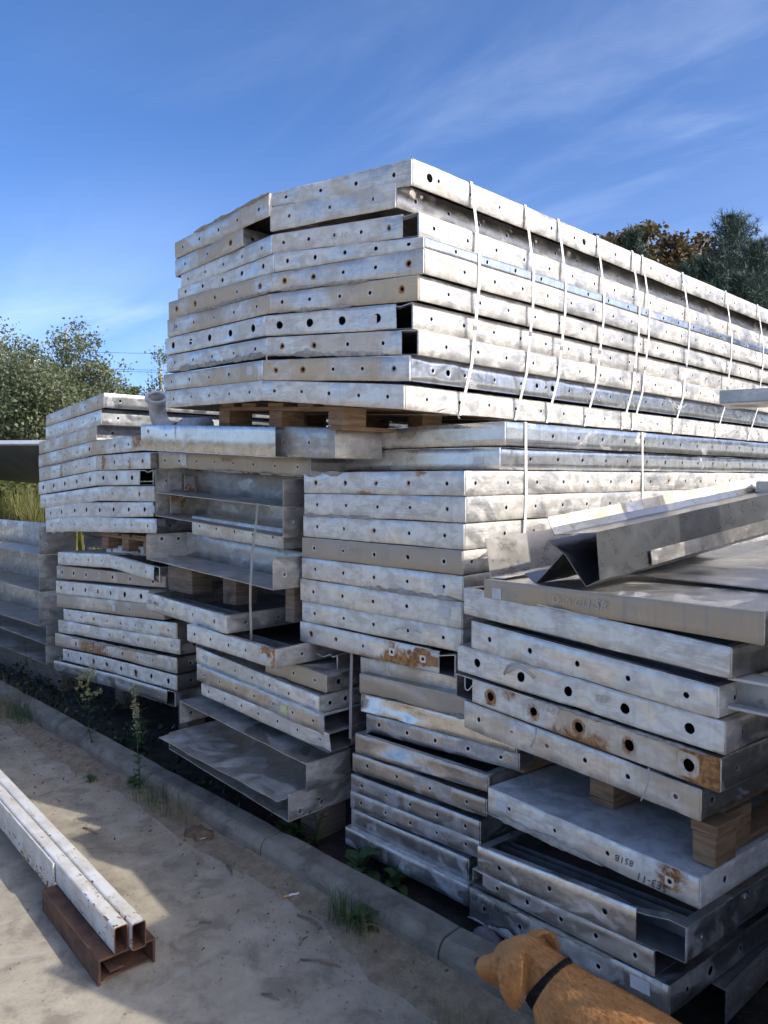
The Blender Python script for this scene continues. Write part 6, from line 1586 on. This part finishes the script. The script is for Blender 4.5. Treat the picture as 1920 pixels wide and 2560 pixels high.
def dog(loc, rz):
    r = empty('dog', loc, rz); tag(r, 'red gold dog with a black collar standing by the kerb, seen from behind', 'dog')
    bm = bmesh.new()
    def loft(sec, seg=20):
        rings = []
        n = len(sec)
        for i, s_ in enumerate(sec):
            p = Vector(s_[:3]); a = Vector(sec[max(0, i - 1)][:3]); b = Vector(sec[min(n - 1, i + 1)][:3]); t = (b - a).normalized()
            u = Vector((0, 1, 0)) - t * t.y; u.normalize(); w = t.cross(u)
            rings.append([bm.verts.new(p + u * (s_[3] * math.cos(6.28319 * k / seg)) + w * (s_[4] * math.sin(6.28319 * k / seg))) for k in range(seg)])
        for r0, r1 in zip(rings, rings[1:]):
            for k in range(seg): bm.faces.new((r0[k], r0[(k + 1) % seg], r1[(k + 1) % seg], r1[k]))
        bm.faces.new(rings[0][::-1]); bm.faces.new(rings[-1])
    def ball(c, s_, rot=None):
        m = Matrix.Translation(c) @ ((rot or Matrix.Identity(3)).to_4x4()) @ Matrix.Diagonal((*(q * (HS if rot else 1) for q in s_), 1))
        bmesh.ops.create_uvsphere(bm, u_segments=20, v_segments=12, radius=1, matrix=m)
    # trunk and neck in one tapering loft
    loft([(-.565, 0, .50, .03, .03), (-.53, 0, .485, .085, .085), (-.43, 0, .465, .118, .125), (-.30, 0, .475, .112, .115), (-.18, 0, .468, .122, .138), (-.06, 0, .452, .13, .155), (.04, 0, .465, .122, .15),
          (.11, 0, .505, .098, .118), (.165, -.003, .540, .070, .084), (.205, -.006, .548, .066, .073), (.235, -.010, .552, .064, .066)])
    yaw = math.radians(8); pit = math.radians(-20)
    Rm = Matrix.Rotation(yaw, 3, 'Z') @ Matrix.Rotation(-pit, 3, 'Y')
    hc = Vector((.262, -.010, .545)); HS = 1.05
    def H(x, y, z): return hc + Rm @ (Vector((x, y, z)) * HS)
    ball(H(-.005, 0, .008), (.083, .068, .062), Rm); ball(H(.035, 0, .012), (.06, .055, .048), Rm)
    ball(H(.02, .045, -.022), (.05, .025, .036), Rm); ball(H(.02, -.045, -.022), (.05, .025, .036), Rm)      # cheeks
    ball(H(.058, .028, .026), (.022, .02, .016), Rm); ball(H(.058, -.028, .026), (.022, .02, .016), Rm)       # brows
    ms = [(.05, .0, -.006, .046, .044), (.085, 0, -.012, .040, .038), (.12, 0, -.018, .037, .034), (.15, 0, -.020, .033, .030), (.168, 0, -.018, .024, .022)]
    loft([(*H(*m_[:3]), m_[3] * HS, m_[4] * HS) for m_ in ms])
    loft([(*H(.04, 0, -.042), .034, .018), (*H(.10, 0, -.050), .027, .014), (*H(.142, 0, -.050), .02, .011)])    # lower jaw
    # drop ears: a flap that folds forward at its root and hangs past the cheek
    for sd_ in (1, -1):
        pr = [(-.020, .050, .054, .013, .026), (-.026, .074, .054, .013, .038), (-.024, .094, .032, .011, .045), (-.016, .102, .000, .010, .046), (-.006, .102, -.032, .009, .040), (.004, .097, -.062, .008, .027), (.010, .092, -.082, .006, .011)]
        seg = 14; rings = []
        fx = Vector((1, 0, 0)); fy = Vector((0, sd_, 0))
        for (x, y, z, th, hw) in pr:
            c = Vector((x, sd_ * y, z))
            rings.append([bm.verts.new(H(*(c + fx * (hw * math.cos(6.28319 * k / seg)) + (fy * .92 + Vector((0, 0, .35))) * (th * math.sin(6.28319 * k / seg)))) ) for k in range(seg)])
        for r0, r1 in zip(rings, rings[1:]):
            for k in range(seg):
                f = (r0[k], r0[(k + 1) % seg], r1[(k + 1) % seg], r1[k]); bm.faces.new(f if sd_ > 0 else f[::-1])
        bm.faces.new(rings[0]); bm.faces.new(rings[-1])
    # legs
    for sd_ in (1, -1):
        y = sd_ * .085
        loft([(.05, y * .8, .50, .05, .075), (.055, y * 1.1, .42, .05, .068), (.02, y * 1.15, .33, .038, .048), (.015, y * 1.05, .24, .028, .034), (.02, y * 1.05, .155, .024, .028), (.015, y * 1.05, .08, .022, .024), (.03, y * 1.05, .05, .028, .028), (.055, y * 1.05, .028, .032, .024), (.085, y * 1.05, .018, .022, .014)])
        loft([(-.44, y * .8, .50, .05, .085), (-.42, y * 1.15, .42, .056, .085), (-.375, y * 1.2, .33, .046, .062), (-.40, y * 1.15, .25, .034, .044), (-.475, y * 1.1, .185, .024, .030), (-.49, y * 1.1, .15, .024, .028), (-.478, y * 1.1, .09, .022, .024), (-.465, y * 1.1, .05, .027, .027), (-.44, y * 1.1, .028, .032, .024), (-.41, y * 1.1, .018, .022, .014)])
        for q in range(4):      # toes
            for bx in (.088, -.405): ball((bx - abs(q - 1.5) * .008, y * (1.05 if bx > 0 else 1.1) + (q - 1.5) * .014, .016), (.018, .008, .014))
    loft([(-.545, 0, .505, .03, .03), (-.62, 0, .455, .026, .027), (-.70, .01, .40, .022, .022), (-.78, .015, .37, .014, .014), (-.83, .017, .365, .005, .005)], 12)
    bmesh.ops.recalc_face_normals(bm, faces=bm.faces)
    me = bpy.data.meshes.new('body'); bm.to_mesh(me); bm.free(); me.materials.append(M['fur'])
    tmp = link(bpy.data.objects.new('body_tmp', me))
    m1 = tmp.modifiers.new('r', 'REMESH'); m1.mode = 'VOXEL'; m1.voxel_size = .0065; m1.use_smooth_shade = True
    m2 = tmp.modifiers.new('s', 'SMOOTH'); m2.factor = .5; m2.iterations = 5
    dg = bpy.context.evaluated_depsgraph_get(); dg.update()
    me2 = bpy.data.meshes.new_from_object(tmp.evaluated_get(dg)); bpy.data.objects.remove(tmp)
    me2.name = 'body'; me2.materials.clear(); me2.materials.append(M['fur'])
    for p in me2.polygons: p.use_smooth = True
    body = link(bpy.data.objects.new('body', me2), r)
    # nose and eyes
    bm = bmesh.new(); bmesh.ops.create_uvsphere(bm, u_segments=14, v_segments=10, radius=1, matrix=Matrix.Translation(H(.172, 0, -.006)) @ Rm.to_4x4() @ Matrix.Diagonal((.012, .018, .012, 1))); mesh_from_bm('nose', bm, M['nose'], r)
    for sd_ in (1, -1):
        bm = bmesh.new(); bmesh.ops.create_uvsphere(bm, u_segments=12, v_segments=8, radius=.0095, matrix=Matrix.Translation(H(.069, sd_ * .034, .014))); mesh_from_bm('eye', bm, M['eye'], r)
    # collar round the neck
    c = Vector((.158, -.003, .532)); t = Vector((.82, -.03, .52)).normalized(); u = Vector((0, 1, 0)); w = t.cross(u).normalized()
    bm = bmesh.new(); rows = []
    for k in range(36):
        a = 2 * math.pi * k / 36; d = u * math.cos(a) * .0775 + w * math.sin(a) * .093
        dn = d.normalized() * .004
        rows.append([bm.verts.new(c + d + t * .0165 - dn * .5), bm.verts.new(c + d + t * .0145 + dn), bm.verts.new(c + d - t * .0145 + dn), bm.verts.new(c + d - t * .0165 - dn * .5)])
    for k in range(36):
        a, b = rows[k], rows[(k + 1) % 36]
        for j in range(4): bm.faces.new((a[j], a[(j + 1) % 4], b[(j + 1) % 4], b[j]))
    bmesh.ops.recalc_face_normals(bm, faces=bm.faces)
    mesh_from_bm('collar', bm, M['collar'], r, ang=.9)
    # short coat
    if FUR:
        ps = body.modifiers.new('coat', 'PARTICLE_SYSTEM').particle_system; s_ = ps.settings
        s_.type = 'HAIR'; s_.count = 90000; s_.hair_length = .008; s_.hair_step = 3; s_.use_advanced_hair = True
        s_.normal_factor = .0012; s_.object_align_factor = (-.0032, 0, -.0012); s_.factor_random = .0009; s_.brownian_factor = 0
        s_.root_radius = .28; s_.tip_radius = .05; s_.radius_scale = .0022; s_.material = 1; s_.use_close_tip = True
        s_.display_step = 2; s_.render_step = 2; s_.emit_from = 'FACE'; s_.use_modifier_stack = False
    return r
FUR = True
dg_ = dog((-.93, 1.66, 0), math.radians(177)); dg_.scale = (.88, .88, .88)
